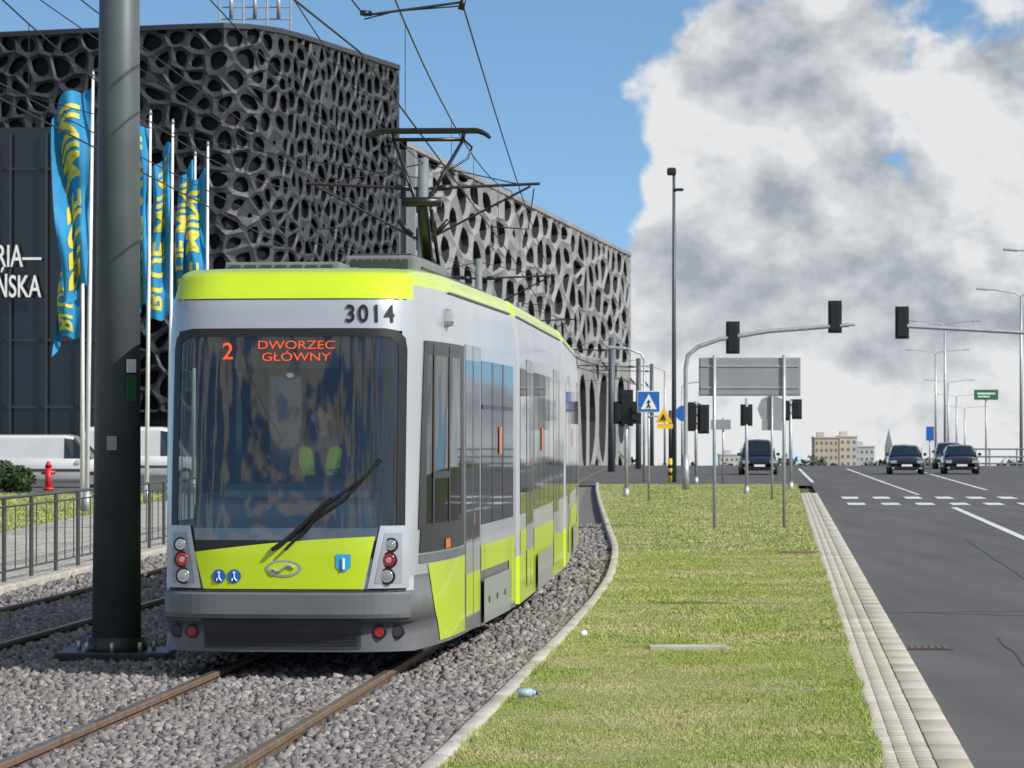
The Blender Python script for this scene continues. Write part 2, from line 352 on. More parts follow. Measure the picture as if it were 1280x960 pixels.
def kerbstones(name,f,wd,z0,z1,d0,d1,m):
    Vk=[];Fk=[];d=d0;k=0
    while d<d1:
        e=d+.992; dz=random.uniform(-.003,.003); dx=random.uniform(-.003,.003)
        for q in (d,d+.01,e-.01,e):
            ed=.006 if q in (d,e) else 0
            Vk+=[(f(q)+dx,q,z0),(f(q)+dx,q,z1-.01+dz-ed),(f(q)+.012+dx,q,z1+dz-ed),(f(q)+wd-.012+dx,q,z1+dz-ed),(f(q)+wd+dx,q,z1-.01+dz-ed),(f(q)+wd+dx,q,z0)]
        for j in range(3):
            for i in range(5): Fk.append((k+j*6+i,k+j*6+i+1,k+(j+1)*6+i+1,k+(j+1)*6+i))
        k+=24; d+=1.0
    return np_mesh(name,np.array(Vk),np.array(Fk),m)
kerbstones('track_kerb',kerbx,.11,-.2,.035,-8,141,island_mat('kerb_concrete',[(.40,.38,.33),(.48,.46,.41),(.44,.42,.37),(.52,.50,.44)],.85,patch=(.26,.24,.19),pscale=1.6))
# grass verge
GB=mat('grass_soil',(.15,.17,.05),.95,0,col2=(.27,.25,.12),vscale=.9,detail=8)
sheet('grass_verge',lambda d:kerbx(d)+.11,rx(.575),fr(-8,138,3),-.004,GB,3)
GR=island_mat('grass_blades',[(.20,.29,.05),(.29,.37,.08),(.24,.33,.065),(.42,.42,.15),(.27,.35,.075)],.7,patch=(.50,.45,.24),pscale=.55,p0=.44,p1=.62,pmax=.85)
def grass(n,d0,d1,h,wd,lo,hi,z=-.004):
    d=rng.uniform(d0,d1,n); a=np.array([lo(q) for q in d]); b=np.array([hi(q) for q in d]); x=a+(b-a)*rng.random(n)
    th=rng.uniform(0,2*np.pi,n); hh=h*rng.uniform(.4,1.25,n); 
    hh*=.75+.45*np.sin(x*2.1+np.sin(d*.7)*2)*np.sin(d*1.3+x)
    ln=rng.normal(0,.6,(n,2))*hh[:,None]
    P=np.zeros((n,3,3)); P[:,0,0]=x-np.cos(th)*wd;P[:,0,1]=d-np.sin(th)*wd;P[:,1,0]=x+np.cos(th)*wd;P[:,1,1]=d+np.sin(th)*wd
    P[:,2,0]=x+ln[:,0];P[:,2,1]=d+ln[:,1];P[:,:2,2]=z;P[:,2,2]=z+hh
    return P.reshape(-1,3),np.arange(n*3).reshape(n,3)
lo=lambda d:kerbx(d)+.10; hi=lambda d:.60+.075*d
A=[grass(180000,20.5,34,.022,.0035,lo,hi),grass(120000,34,60,.028,.006,lo,hi),grass(70000,60,138,.036,.013,lo,hi)]
A.append(grass(9000,20.5,60,.045,.004,lambda d:.57+.075*d,lambda d:.605+.075*d+.035*max(0,math.sin(d*1.7)*math.sin(d*.6+1)),.0)); A.append(grass(7000,20.5,60,.05,.004,lambda d:kerbx(d)+.09,lambda d:kerbx(d)+.15,.0))
lawnR=lambda d:-10.2; lawnL=lambda d:-.16*d-1.5
A.append(grass(40000,68,117,.08,.02,lawnL,lawnR,-.02))
off=0;Vs=[];Fs=[]
for v,f in A: Vs.append(v);Fs.append(f+off);off+=len(v)
np_mesh('grass',np.concatenate(Vs),np.concatenate(Fs),GR)
sheet('lawn',lambda d:-60,lawnR,[30,60,90,117.9],-.025,GB,4)
box('drain_slab',(1.62,33.2,.012),(.72,.22,.05),CONC,None,rz=.02,bev=.01)
box('wooden_board',(4.72,59.3,.02),(.68,.12,.05),mat('weathered_wood',(.22,.15,.09),.85,0,.3,10),None,rz=-.05,bev=.008)
bt=group('plastic_bottle',(.10,27,.04)); PET=mat('pet_plastic',(.32,.45,.50),.15,0,.1,20)
cyl('bottle_body',(.04,27,.045),(.15,27.02,.045),.034,.032,PET,bt); cyl('bottle_neck',(.15,27.02,.045),(.18,27.02,.045),.03,.012,PET,bt); cyl('bottle_cap',(.18,27.02,.045),(.20,27.02,.045),.015,.015,BLUE,bt)
cyl('litter_cup',(.67,35.3,.02),(.72,35.35,.03),.024,.028,WHITE)
dg=group('road_drain',(4.0,35,RD)); RST=mat('rusty_iron',(.16,.095,.065),.8,.3,.3,14)
for i in range(6): box('bar_%d'%i,(3.88+i*.065,35,RD+.01),(.04,.5,.014),RST,dg,rz=-ang)
box('frame',(4.04,35,RD+.006),(.46,.6,.008),DGREY,dg,rz=-ang)
# left pavement, fence
PAV2=paving_mat('pavement_slabs',(.48,.46,.41),(.42,.405,.36),.6,.4,.012,0)
pl=lambda d:lw(d)-.0
sheet('pavement',lambda d:-10.2,lambda d:pl(d)-.12,fr(20,118,4),.0,PAV2,2)
kerbstrip('platform_kerb',lambda d:pl(d)-.12,.12,-.2,.02,fr(20,118,2),CONC)
fx=lambda d:pl(d)-.35
fg=group('pedestrian_fence',(fx(45),45,0)); FM=mat('fence_paint',(.07,.078,.082),.5,.2,.1,5)
pts=[(fx(d),d) for d in fr(40,88,2)]
for z in (1.12,1.0,.14): tube('rail_%d'%int(z*100),[(a,d,z) for a,d in pts],.022 if z>1.1 else .014,FM,fg)
tube('posts',[[(a,d,0),(a,d,1.12)] for a,d in pts],.03,FM,fg)
tube('bars',[[(fx(d),d,.14),(fx(d),d,1.0)] for d in fr(40,88,.8)],.009,FM,fg)
# ---------------------------------------------------------------- TRAM
tram=group('tram',(-1.9,29.9,0))
class Mod:
    def __init__(s,O,E,taper): s.O=Vector(O);d=Vector(E)-s.O;s.L=d.length;s.h=d.normalized();s.r=Vector((s.h.y,-s.h.x));s.taper=taper
    def W(s,u,w,z): p=s.O+s.r*u+s.h*w; return (p.x,p.y,z)
HW=1.2
def hwid(w):
    if w>=2.6: return HW
    t=max(0,(w-.34))/(2.6-.34); return 1.05+(HW-1.05)*(1-(1-t)**2)
def lean(z):
    if z<.68: 
        return -.02 if z>.42 else .06
    if z<1.0: return .02
    l=.02+.22*((z-1.0)/2.12)**1.25
    if z>3.12: 
        t=(z-3.12)/.275
        l+= .16*t if t<.75 else .12+.35*((t-.75)/.25)**1.6
    return l
def kz(z):
    k=1.0
    if z>2.7: k-= .07*((z-2.7)/.69)**2.0
    if z>3.30: k-=.04*((z-3.30)/.095)**2
    return k
MA=Mod((-1.90,29.95),(-1.16,37.95),True); MB=Mod((-1.12,38.35),(-.50,48.6),False); MC=Mod((-.47,49.0),(-.10,59.6),False)
def front(u,z,off=0):
    wv=.05*(u/1.05)**2+.25*abs(u/1.05)**6+lean(z)-off
    return MA.W(u*kz(z),wv,z)
def side(mod,w,z,sg=1,off=0):
    if mod.taper:
        hh=hwid(w)
        if z>.2 and w<2.6: wv=w+lean(z)*(1-w/2.6)
        else: wv=w
        return mod.W(sg*(hh*kz(z)+off),wv,z)
    return mod.W(sg*(HW*kz(z)+off),w,z)
zr=[.17,.30,.419,.421,.55,.679,.681,.80,1.0,1.2,1.5,1.8,2.1,2.4,2.7,2.85,3.0,3.119,3.121,3.18,3.239,3.241,3.30,3.33,3.36,3.38,3.395]
def in_ws(u,z): return 1.12<z<2.83 and abs(u)<.955
def bodyA():
    wl=[MA.L,7,6,5,4,3,2.6,2.2,1.8,1.4,1.0,.7,.5,.34]; ul=list(np.linspace(-1.05,1.05,43))
    cols=[('s',-1,w_) for w_ in wl]+[('f',u,0) for u in ul[1:-1]]+[('s',1,w_) for w_ in reversed(wl)]
    V=[];F=[];fm=[]
    for z in zr:
        for c in cols:
            V.append(side(MA,c[2],z,c[1]) if c[0]=='s' else front(c[1],z))
    n=len(cols)
    for j in range(len(zr)-1):
        for i in range(n-1):
            zc=(zr[j]+zr[j+1])/2; a=cols[i];b=cols[i+1]
            fr_=a[0]=='f' and b[0]=='f'
            if fr_ and in_ws((a[1]+b[1])/2,zc): continue
            if a[0]=='s' and b[0]=='s' and .7<(a[2]+b[2])/2<2.6 and 1.2<zc<2.7: continue
            F.append((j*n+i,j*n+i+1,(j+1)*n+i+1,(j+1)*n+i))
            isf=a[0]=='f' or b[0]=='f'
            if zc>3.24 or (isf and zc>3.12): k=0
            elif zc<.68 and isf: k=2
            elif zc<.9 and not isf: k=2
            else: k=1
            fm.append(k)
    F.append(tuple((len(zr)-1)*n+i for i in range(n))); fm.append(0)
    o=mesh_obj('body_shell_front',V,F,[LIME,SILVER,BUMP],tram,fm)
    for p in o.data.polygons: p.use_smooth=len(p.vertices)==4
    return o
bodyA()
def bodyX(mod,name):
    V=[];F=[];fm=[]; ws=[0,.08]+list(np.linspace(1,mod.L-1,6))+[mod.L-.08,mod.L]
    sgz=[(-1,z) for z in zr]+[(1,z) for z in reversed(zr)]
    for w_ in ws:
        for sg,z in sgz: V.append(side(mod,w_,z,sg,-.04 if w_ in (0,mod.L) else 0))
    n=len(sgz)
    for j in range(len(ws)-1):
        for i in range(n-1):
            F.append((j*n+i,j*n+i+1,(j+1)*n+i+1,(j+1)*n+i)); zc=(sgz[i][1]+sgz[i+1][1])/2
            fm.append(0 if zc>3.24 else (0 if zc<.68 else 1))
    F.append(tuple(range(n)));fm.append(1);F.append(tuple((len(ws)-1)*n+i for i in range(n)));fm.append(1)
    return mesh_obj(name,V,F,[LIME,SILVER],tram,fm)
bodyX(MB,'body_shell_middle');bodyX(MC,'body_shell_rear')
def lerp(a,b,t): return a+(b-a)*t
def panel(name,fn,L_,R_,z0,z1,m,nu=16,nz=16,off=.005,thick=.0,smooth=True):
    V=[];F=[]
    for j in range(nz+1):
        z=lerp(z0,z1,j/nz); a=L_(z);b=R_(z)
        for i in range(nu+1): V.append(fn(lerp(a,b,i/nu),z,off))
    for j in range(nz):
        for i in range(nu):
            k=j*(nu+1)+i; F.append((k,k+1,k+nu+2,k+nu+1))
    return mesh_obj(name,V,F,m,tram,None,smooth)
FP=lambda u,z,o: front(u,z,o)
def rounded(hw,z0,z1,r):
    def f(z):
        if z>z1-r: t=(z-(z1-r))/r; return hw-r+r*math.sqrt(max(0,1-t*t))
        if z<z0+r: t=((z0+r)-z)/r; return hw-r+r*math.sqrt(max(0,1-t*t))
        return hw
    return f
def glassmat(name,tint,ior):
    m=bpy.data.materials.new(name); m.use_nodes=True; nt=m.node_tree
    for n in list(nt.nodes): 
        if n.type!='OUTPUT_MATERIAL': nt.nodes.remove(n)
    out=[n for n in nt.nodes if n.type=='OUTPUT_MATERIAL'][0]
    tr=nt.nodes.new('ShaderNodeBsdfTransparent'); tr.inputs[0].default_value=(*tint,1)
    gl=nt.nodes.new('ShaderNodeBsdfGlossy'); gl.inputs['Roughness'].default_value=.015
    fr_=nt.nodes.new('ShaderNodeFresnel'); fr_.inputs[0].default_value=ior
    mx=nt.nodes.new('ShaderNodeMixShader'); nt.links.new(fr_.outputs[0],mx.inputs[0]); nt.links.new(tr.outputs[0],mx.inputs[1]); nt.links.new(gl.outputs[0],mx.inputs[2]); nt.links.new(mx.outputs[0],out.inputs[0])
    return m
WG=glassmat('windscreen_glass',(.80,.86,.88),1.95); CG=glassmat('cab_side_glass',(.62,.68,.70),1.6)
wso=rounded(.99,1.00,2.87,.14)
panel('windscreen',FP,lambda z:-rounded(.95,1.02,2.83,.11)(z),lambda z:rounded(.95,1.02,2.83,.11)(z),1.02,2.83,WG,32,40,.004)
def ring(name,fn,outer,oz0,oz1,inner,iz0,iz1,m,off,cx0=0):
    n=96;V=[];F=[]
    def bound(f,z0,z1,t):
        zc=(z0+z1)/2; a=2*math.pi*t; dx=math.cos(a);dz=math.sin(a)
        lo_,hi_=0,4
        for _ in range(30):
            md=(lo_+hi_)/2; z=zc+dz*md; ok=z0<=z<=z1 and abs(dx*md)<=f(z)
            if ok: lo_=md
            else: hi_=md
        return dx*lo_,zc+dz*lo_
    for i in range(n):
        u,z=bound(outer,oz0,oz1,i/n); V.append(fn(u+cx0,z,off)); 
        u2,z2=bound(inner,iz0,iz1,i/n); V.append(fn((u+u2)/2+cx0,(z+z2)/2,off)); V.append(fn(u2+cx0,z2,off))
    for i in range(n):
        k=3*i;q=3*((i+1)%n)
        F+= [(k,q,q+1,k+1),(k+1,q+1,q+2,k+2)]
    return mesh_obj(name,V,F,m,tram,None,True)
ring('windscreen_surround',FP,wso,1.0,2.87,rounded(.925,1.09,2.80,.09),1.09,2.80,BLACK,.009)
panel('display_box',FP,lambda z:-.90,lambda z:.90,2.54,2.80,BLACK,12,2,-.06)
def fw(u,z,off): p=front(u,z,off); return Vector(p)
rotz=-math.atan2(MA.h.x,MA.h.y)
def ftext(nm,s,u,z,size,m,off,sx=1,bold=0):
    p=fw(u,z,off); q=fw(u+.03,z,off)-fw(u-.03,z,off); rz=math.atan2(q.y,q.x)
    return text(nm,s,p,size,m,tram,(math.radians(84) ,0,rz),.002,sx,bold=bold)
ftext('route_number','2',-.50,2.67,.20,LED,.020,1.0,.002)
ftext('destination_1','DWORZEC',.08,2.725,.100,LED,.020,1.3,.000)
ftext('destination_2','GŁÓWNY',.08,2.625,.100,LED,.020,1.3,.000)
for i,ch in enumerate('3014'): ftext('fleet_number_%d'%(i+1),ch,.535+.108*i,2.985,.205,BLACK,.010,.88,.004)
panel('lower_black',FP,lambda z:-.80,lambda z:.80,.95,1.10,BLACK,20,4,.011)
def limetop(u): return 1.0+ .13*(u+.75)/1.5
V=[];F=[];nu=20;nz=8
for j in range(nz+1):
    for i in range(nu+1):
        t=j/nz; u0=lerp(-.68,-.76,t);u1=lerp(.66,.76,t); u=lerp(u0,u1,i/nu); zt=limetop(u)+.02*math.cos(u*2); V.append(front(u,lerp(.695,zt,t),.018))
for j in range(nz):
    for i in range(nu): k=j*(nu+1)+i;F.append((k,k+1,k+nu+2,k+nu+1))
mesh_obj('lime_front_panel',V,F,LIME,tram,None,True)
panel('panel_gap',FP,lambda z:-1.0,lambda z:1.0,.672,.694,BLACK,24,1,.012)
panel('roof_seam',FP,lambda z:-1.0,lambda z:1.0,3.112,3.122,DGREY,24,1,.003)
V=[];F=[];us=np.linspace(-1.04,1.04,31);prof=[(.66,.0),(.67,.05),(.65,.075),(.49,.085),(.455,.07),(.445,.0)]
for u in us:
    for z,o_ in prof: V.append(front(u,z,o_*(1-.25*abs(u)**4)))
n=len(prof)
for j in range(len(us)-1):
    for i in range(n-1): F.append((j*n+i,j*n+i+1,(j+1)*n+i+1,(j+1)*n+i))
mesh_obj('bumper_beam',V,F,BUMP,tram,None,False)
panel('grille_panel',FP,lambda z:-.68,lambda z:.64,.20,.44,DGREY,14,2,.012)
for i in range(7): panel('grille_slat_%d'%i,FP,lambda z:-.66,lambda z:.62,.225+.03*i,.237+.03*i,BLACK,14,1,.022)
for sg in (-1,1):
    def LL(z,sg=sg):
        t=(z-.70)/.52; inner=.70+.10*t; outer=1.02; return (inner if sg>0 else -outer)
    def RR(z,sg=sg):
        t=(z-.70)/.52; inner=.70+.10*t; outer=1.02; return (outer if sg>0 else -inner)
    panel('headlamp_housing_%s'%('r' if sg>0 else 'l'),FP,LL,RR,.70,1.22,SILVER,10,8,.028)
    LLi=lambda z,sg=sg:LL(z)+.05; RRi=lambda z,sg=sg:RR(z)-.05
    panel('headlamp_cover_%s'%('r' if sg>0 else 'l'),FP,LLi,RRi,.74,1.16,SILV2,8,8,.033)
    for k,(uu,zz,r,m_) in enumerate(((.885,1.06,.05,CLEARL),(.87,.935,.058,REDL),(.855,.80,.058,CLEARL))):
        p=fw(sg*uu,zz,.03); nrm=(Vector(fw(sg*uu,zz,.2))-Vector(fw(sg*uu,zz,0))).normalized()
        cyl('lamp_rim',p,p+nrm*.022,r+.014,r+.008,BLACK,tram,24); cyl('lamp_lens',p+nrm*.012,p+nrm*.03,r,r*.85,m_,tram,24); cyl('lamp_core',p+nrm*.031,p+nrm*.034,r*.45,r*.4,CHROME,tram,16)
    for k,uu in enumerate((.93,.79)):
        p=fw(sg*uu,.335,.0); nrm=Vector((MA.h.x,MA.h.y,0))*-1
        cyl('fog_rim',p,p+nrm*.03,.06,.055,BLACK,tram,20); cyl('fog_lens',p+nrm*.02,p+nrm*.036,.042,.04,REDL if k==(1) else DGREY,tram,20)
def fdisk(nm,u,z,rx_,rz_,m_,off,n=28,sh=None):
    V=[front(u,z,off)];F=[]
    for i in range(n):
        a=2*math.pi*i/n; V.append(front(u+math.cos(a)*rx_,z+math.sin(a)*rz_,off))
    for i in range(n): F.append((0,1+i,1+(i+1)%n))
    return mesh_obj(nm,V,F,m_,tram)
fdisk('emblem_outer',.0,.865,.15,.07,CHROME,.024); fdisk('emblem_inner',0,.865,.125,.052,LIME,.028)
tube('emblem_bar',[tuple(fw(-.09+.018*i,.865+.025*math.sin(i*.62+.1)*-1,.034)) for i in range(11)],.012,CHROME,tram)
for u in (-.545,-.415):
    fdisk('info_disc',u,.80,.058,.058,BLUE,.024); fdisk('info_head',u,.83,.012,.012,WHITE,.028,12)
    tube('info_figure',[[tuple(fw(u,.815,.03)),tuple(fw(u,.785,.03))],[tuple(fw(u-.015,.785,.03)),tuple(fw(u-.02,.76,.03))],[tuple(fw(u+.0,.785,.03)),tuple(fw(u+.022,.76,.03))]],.006,WHITE,tram)
panel('city_crest',FP,lambda z:.50-.062*min(1,(z-.835)/.05+.15),lambda z:.50+.062*min(1,(z-.835)/.05+.15),.84,.985,LBLUE,4,8,.025)
tube('crest_figure',[tuple(fw(.5,.86,.032)),tuple(fw(.5,.95,.032))],.012,WHITE,tram)
def fc(pts,off): return [tuple(fw(u,z,off)) for u,z in pts]
tube('wiper_arm',[fc([(-.06,1.03),(.14,1.20),(.36,1.42)],.07)],.018,BLACK,tram)
tube('wiper_arm_2',[fc([(.02,1.02),(.18,1.18),(.40,1.46)],.06)],.012,BLACK,tram)
tube('wiper_blade',[fc([(-.10,1.02),(.2,1.23),(.5,1.44),(.80,1.77)],.03)],.016,BLACK,tram)
tube('wiper_carrier',[fc([(.1,1.18),(.38,1.41),(.66,1.62)],.05)],.013,BLACK,tram)
fdisk('camera_badge',.03,2.475,.065,.035,DGREY,-.005); fdisk('camera_lens',.03,2.475,.03,.02,CHROME,.002)
def lbox(nm,mod,u,w_,z,su,sw,sz,m_,bev=0,rx=0,par=None): 
    return box(nm,mod.W(u,w_,z),(su,sw,sz),m_,par or tram,rz=-math.atan2(mod.h.x,mod.h.y),bev=bev,rx=rx)
lbox('cab_rear_wall',MA,0,2.72,1.9,2.2,.04,2.5,MATTE)
lbox('cab_door_window',MA,-.55,2.66,2.05,.6,.02,1.0,SGLASS,.005)
lbox('cab_floor',MA,0,1.45,.86,2.0,2.2,.05,MATTE)
lbox('dashboard',MA,-.05,.62,1.28,1.6,.45,.38,DASH,.12,rx=.25)
lbox('dashboard_top',MA,.05,.58,1.50,1.25,.38,.08,DASH,.04,rx=.15)
lbox('instrument_pod',MA,.14,.80,1.58,.5,.16,.10,DGREY,.03)
lbox('seat_back',MA,.14,1.46,1.66,.46,.12,.80,MATTE,.05)
lbox('seat_base',MA,.14,1.22,1.24,.5,.5,.14,MATTE,.05)
lbox('seat_pedestal',MA,.14,1.24,1.02,.2,.2,.32,MATTE)
lbox('cab_ceiling',MA,0,1.5,3.02,1.9,2.0,.04,MATTE)
for sg in (1,-1):
    SA=lambda a,z,o,sg=sg: side(MA,a,z,sg,o)
    SB=lambda a,z,o,sg=sg: side(MB,a,z,sg,o)
    SC=lambda a,z,o,sg=sg: side(MC,a,z,sg,o)
    t='_r' if sg>0 else '_l'
    cl=lambda z:.46+.10*(z-1.2)
    panel('cab_window'+t,SA,lambda z:.72,lambda z:2.62,1.18,2.72,CG,16,8,.006)
    panel('cab_window_edge_front'+t,SA,cl,lambda z:.74,1.18,2.78,BLACK,4,8,.008)
    panel('cab_window_edge_rear'+t,SA,lambda z:2.58,lambda z:2.85,1.18,2.78,BLACK,4,8,.008)
    panel('cab_window_edge_top'+t,SA,lambda z:.74,lambda z:2.58,2.66,2.78,BLACK,8,2,.008)
    panel('cab_window_lower'+t,SA,lambda z:.55-.2*(1.22-z),lambda z:2.85,.98,1.22,BLACK,16,3,.009)
    for a in (.98,1.75): panel('cab_window_frame'+t,SA,lambda z,a=a:a,lambda z,a=a:a+.07,1.2,2.75,BLACK,1,8,.012)
    panel('cab_window_bar'+t,SA,lambda z:.98,lambda z:1.8,1.60,1.66,BLACK,6,1,.013)
    panel('lime_fin'+t,SA,lambda z:1.35-.55*(z-.2)/.7,lambda z:2.95,.20,.88,LIME,14,8,.006)
    panel('grey_mid'+t,SA,lambda z:.5,lambda z:2.95,.89,.965,BUMP,14,1,.006)
    panel('indicator'+t,SA,lambda z:1.55,lambda z:1.80,.99,1.07,ORANGE,2,1,.018)
    def sidewin(mod,fn,a,b,z0,z1,nm,m_=SGLASS,off=.005): panel(nm+t,fn,lambda z:a,lambda z:b,z0,z1,m_,max(2,int((b-a)*2)),6,off)
    def door(mod,fn,a):
        sidewin(mod,fn,a,a+1.34,.30,2.80,'door_leaf_frame',SILV2,.004)
        sidewin(mod,fn,a+.05,a+.64,.98,2.66,'door_glass_a'); sidewin(mod,fn,a+.70,a+1.29,.98,2.66,'door_glass_b')
        for q in (a-.015,a+.66,a+1.335): panel('door_seal'+t,fn,lambda z,q=q:q,lambda z,q=q:q+.025,.30,2.80,BLACK,1,6,.010)
        sidewin(mod,fn,a+.04,a+1.30,.32,.70,'door_skirt',LIME,.008)
        panel('door_button'+t,fn,lambda z:a+.74,lambda z:a+.80,1.15,1.25,ORANGE,1,1,.012)
    door(MA,SA,3.0)
    sidewin(MA,SA,4.45,7.75,1.12,2.68,'side_window')
    for q in (5.5,6.6): panel('window_pillar'+t,SA,lambda z,q=q:q,lambda z,q=q:q+.06,1.12,2.68,BLACK,1,6,.010)
    for q in (4.5,5.6,6.7): panel('hopper_bar'+t,SA,lambda z,q=q:q,lambda z,q=q:q+.9,2.22,2.26,BLACK,3,1,.011)
    sidewin(MA,SA,4.40,7.9,.68,.92,'lime_strip',LIME,.006); sidewin(MA,SA,4.45,7.2,.18,.60,'bogie_cover',SILV2,.03)
    sidewin(MA,SA,7.25,7.95,.22,.68,'lime_skirt',LIME,.007)
    for q in (4.9,5.7,6.5): panel('bogie_cover_bolt'+t,SA,lambda z,q=q:q,lambda z,q=q:q+.1,.36,.42,DGREY,1,1,.036)
    for q in (4.43,7.2): panel('skirt_gap'+t,SA,lambda z,q=q:q,lambda z,q=q:q+.03,.2,.93,BLACK,1,2,.032)
    panel('info_sticker'+t,SA,lambda z:6.15,lambda z:6.42,1.78,2.05,ORANGE,1,1,.014)
    lbox('camera_pod'+t,MA,sg*1.17,1.75,3.0,.12,.22,.16,CHROME,.05)
    L2=MB.L
    door(MB,SB,1.3); door(MB,SB,7.4)
    sidewin(MB,SB,.12,1.2,1.12,2.68,'side_window'); sidewin(MB,SB,2.8,7.3,1.12,2.68,'side_window'); sidewin(MB,SB,8.85,L2-.12,1.12,2.68,'side_window')
    for q in (3.9,5.0,6.1): panel('window_pillar'+t,SB,lambda z,q=q:q,lambda z,q=q:q+.06,1.12,2.68,BLACK,1,6,.010)
    sidewin(MB,SB,3.2,6.6,.18,.60,'bogie_cover',SILV2,.03)
    sidewin(MB,SB,.1,1.25,.70,.95,'lime_strip',LIME,.006); sidewin(MB,SB,2.8,7.3,.64,.90,'lime_strip',LIME,.006)
    panel('info_sticker'+t,SB,lambda z:4.3,lambda z:4.7,1.78,2.05,ORANGE,1,1,.014)
    door(MC,SC,1.6); sidewin(MC,SC,.12,1.5,1.12,2.68,'side_window'); sidewin(MC,SC,3.1,8.4,1.12,2.68,'side_window'); door(MC,SC,8.6)
    for q in (4.2,5.5,6.8): panel('window_pillar'+t,SC,lambda z,q=q:q,lambda z,q=q:q+.06,1.12,2.68,BLACK,1,6,.010)
    sidewin(MC,SC,4.2,7.4,.18,.60,'bogie_cover',SILV2,.03)
    sidewin(MC,SC,3.1,8.4,.64,.90,'lime_strip',LIME,.006)
    panel('info_sticker'+t,SC,lambda z:4.6,lambda z:5.1,1.78,2.05,ORANGE,1,1,.014)
    for mod,a,b in ((MA,2.0,7.9),(MB,.1,MB.L-.1),(MC,.1,MC.L-.1)):
        fn=lambda a_,z,o,mod=mod,sg=sg: side(mod,a_,z,sg,o)
        panel('gutter'+t,fn,lambda z:a,lambda z:b,3.225,3.245,DGREY,8,1,.012)
for (m0,m1) in ((MA,MB),(MB,MC)):
    a=Vector(m0.W(0,m0.L,0)); b=Vector(m1.W(0,0,0)); d=(b-a); r=m0.r
    for i in range(5):
        c=a+d*((i+.5)/5); hw_=1.12 if i%2 else 1.05
        box('bellows_%d'%i,(c.x,c.y,1.83),(hw_*2,d.length/5+.02,2.8 if i%2 else 2.7),RUBBER,tram,rz=-math.atan2(m0.h.x,m0.h.y),bev=.02)
for mod in (MA,MB,MC):
    a0=1.0 if mod is MA else .3
    lbox('underframe',mod,0,(a0+mod.L-.3)/2,.24,2.1,mod.L-a0-.3,.24,BLACK)
for mod,ws_ in ((MA,(4.9,6.7)),(MB,(4.0,5.8)),(MC,(4.9,6.7))):
    for w_ in ws_:
        for sg in (-1,1):
            cyl('wheel',mod.W(sg*.68,w_,.29),mod.W(sg*.80,w_,.29),.29,.29,RAILT,tram,28)
lbox('roof_unit_1',MA,-.42,3.6,3.47,1.05,2.0,.14,LOUV,.02); lbox('roof_unit_2',MA,.38,4.6,3.52,.66,2.6,.22,LOUV,.03)
lbox('roof_unit_2_lid',MA,.38,4.6,3.64,.56,2.3,.03,DGREY,.01)
for i in range(8): lbox('louvre',MA,.14+.068*i,3.295,3.52,.045,.02,.15,DGREY)
for i in range(7): lbox('louvre_b',MA,-.85+.14*i,2.59,3.47,.10,.02,.08,DGREY)
lbox('roof_horn',MA,.1,3.0,3.45,.3,.3,.1,LOUV,.03)
lbox('roof_unit_3',MB,.0,5.2,3.50,1.4,4.5,.2,LOUV,.04); lbox('roof_unit_4',MC,.0,4.8,3.50,1.4,5.0,.2,LOUV,.04)
for mod in (MA,MB,MC): tube('roof_edge_rail',[mod.W(.9,2.2 if mod is MA else .3,3.46),mod.W(.9,mod.L-.3,3.46)],.014,DGREY,tram)
def PP(u,w_,z): return MB.W(u,2.6+w_,z)
PB=BLACK
lbox('pantograph_base',MB,0,2.6,3.60,1.0,1.1,.10,PB,.02)
INS=mat('insulator_brown',(.12,.05,.03),.3)
for u in (-.4,.4):
    for q in (-.4,.4): cyl('insulator',PP(u,q,3.38),PP(u,q,3.58),.05,.045,INS,tram)
cyl('lower_arm',PP(0,.45,3.65),PP(0,-.75,4.55),.075,.06,PB,tram); cyl('tension_rod',PP(.14,.35,3.62),PP(.1,-.65,4.48),.022,.022,PB,tram)
cyl('knee',PP(-.22,-.75,4.57),PP(.22,-.75,4.57),.055,.055,PB,tram)
for s_ in (-1,1):
    cyl('upper_arm',PP(.06*s_,-.75,4.57),PP(.40*s_,.15,5.34),.024,.02,PB,tram)
    cyl('upper_stay',PP(.16*s_,-.55,4.78),PP(.36*s_,.1,5.26),.012,.012,PB,tram)
    tube('head_bow',[PP(.40*s_,.15,5.34),PP(.50*s_,.12,5.25),PP(.46*s_,.05,5.12),PP(.30*s_,-.1,5.0)],.014,PB,tram)
cyl('apex_tube',PP(-.42,.15,5.34),PP(.42,.15,5.34),.022,.022,PB,tram)
for q in (0.0,.32):
    tube('collector_strip',[PP(-.70,q,5.37),PP(-.62,q,5.42),PP(-.55,q,5.44),PP(.55,q,5.44),PP(.62,q,5.42),PP(.70,q,5.37)],.022,PB,tram)
for u in (-.40,.40): tube('head_link',[PP(u,0,5.42),PP(u,.15,5.33),PP(u,.32,5.42)],.016,PB,tram)
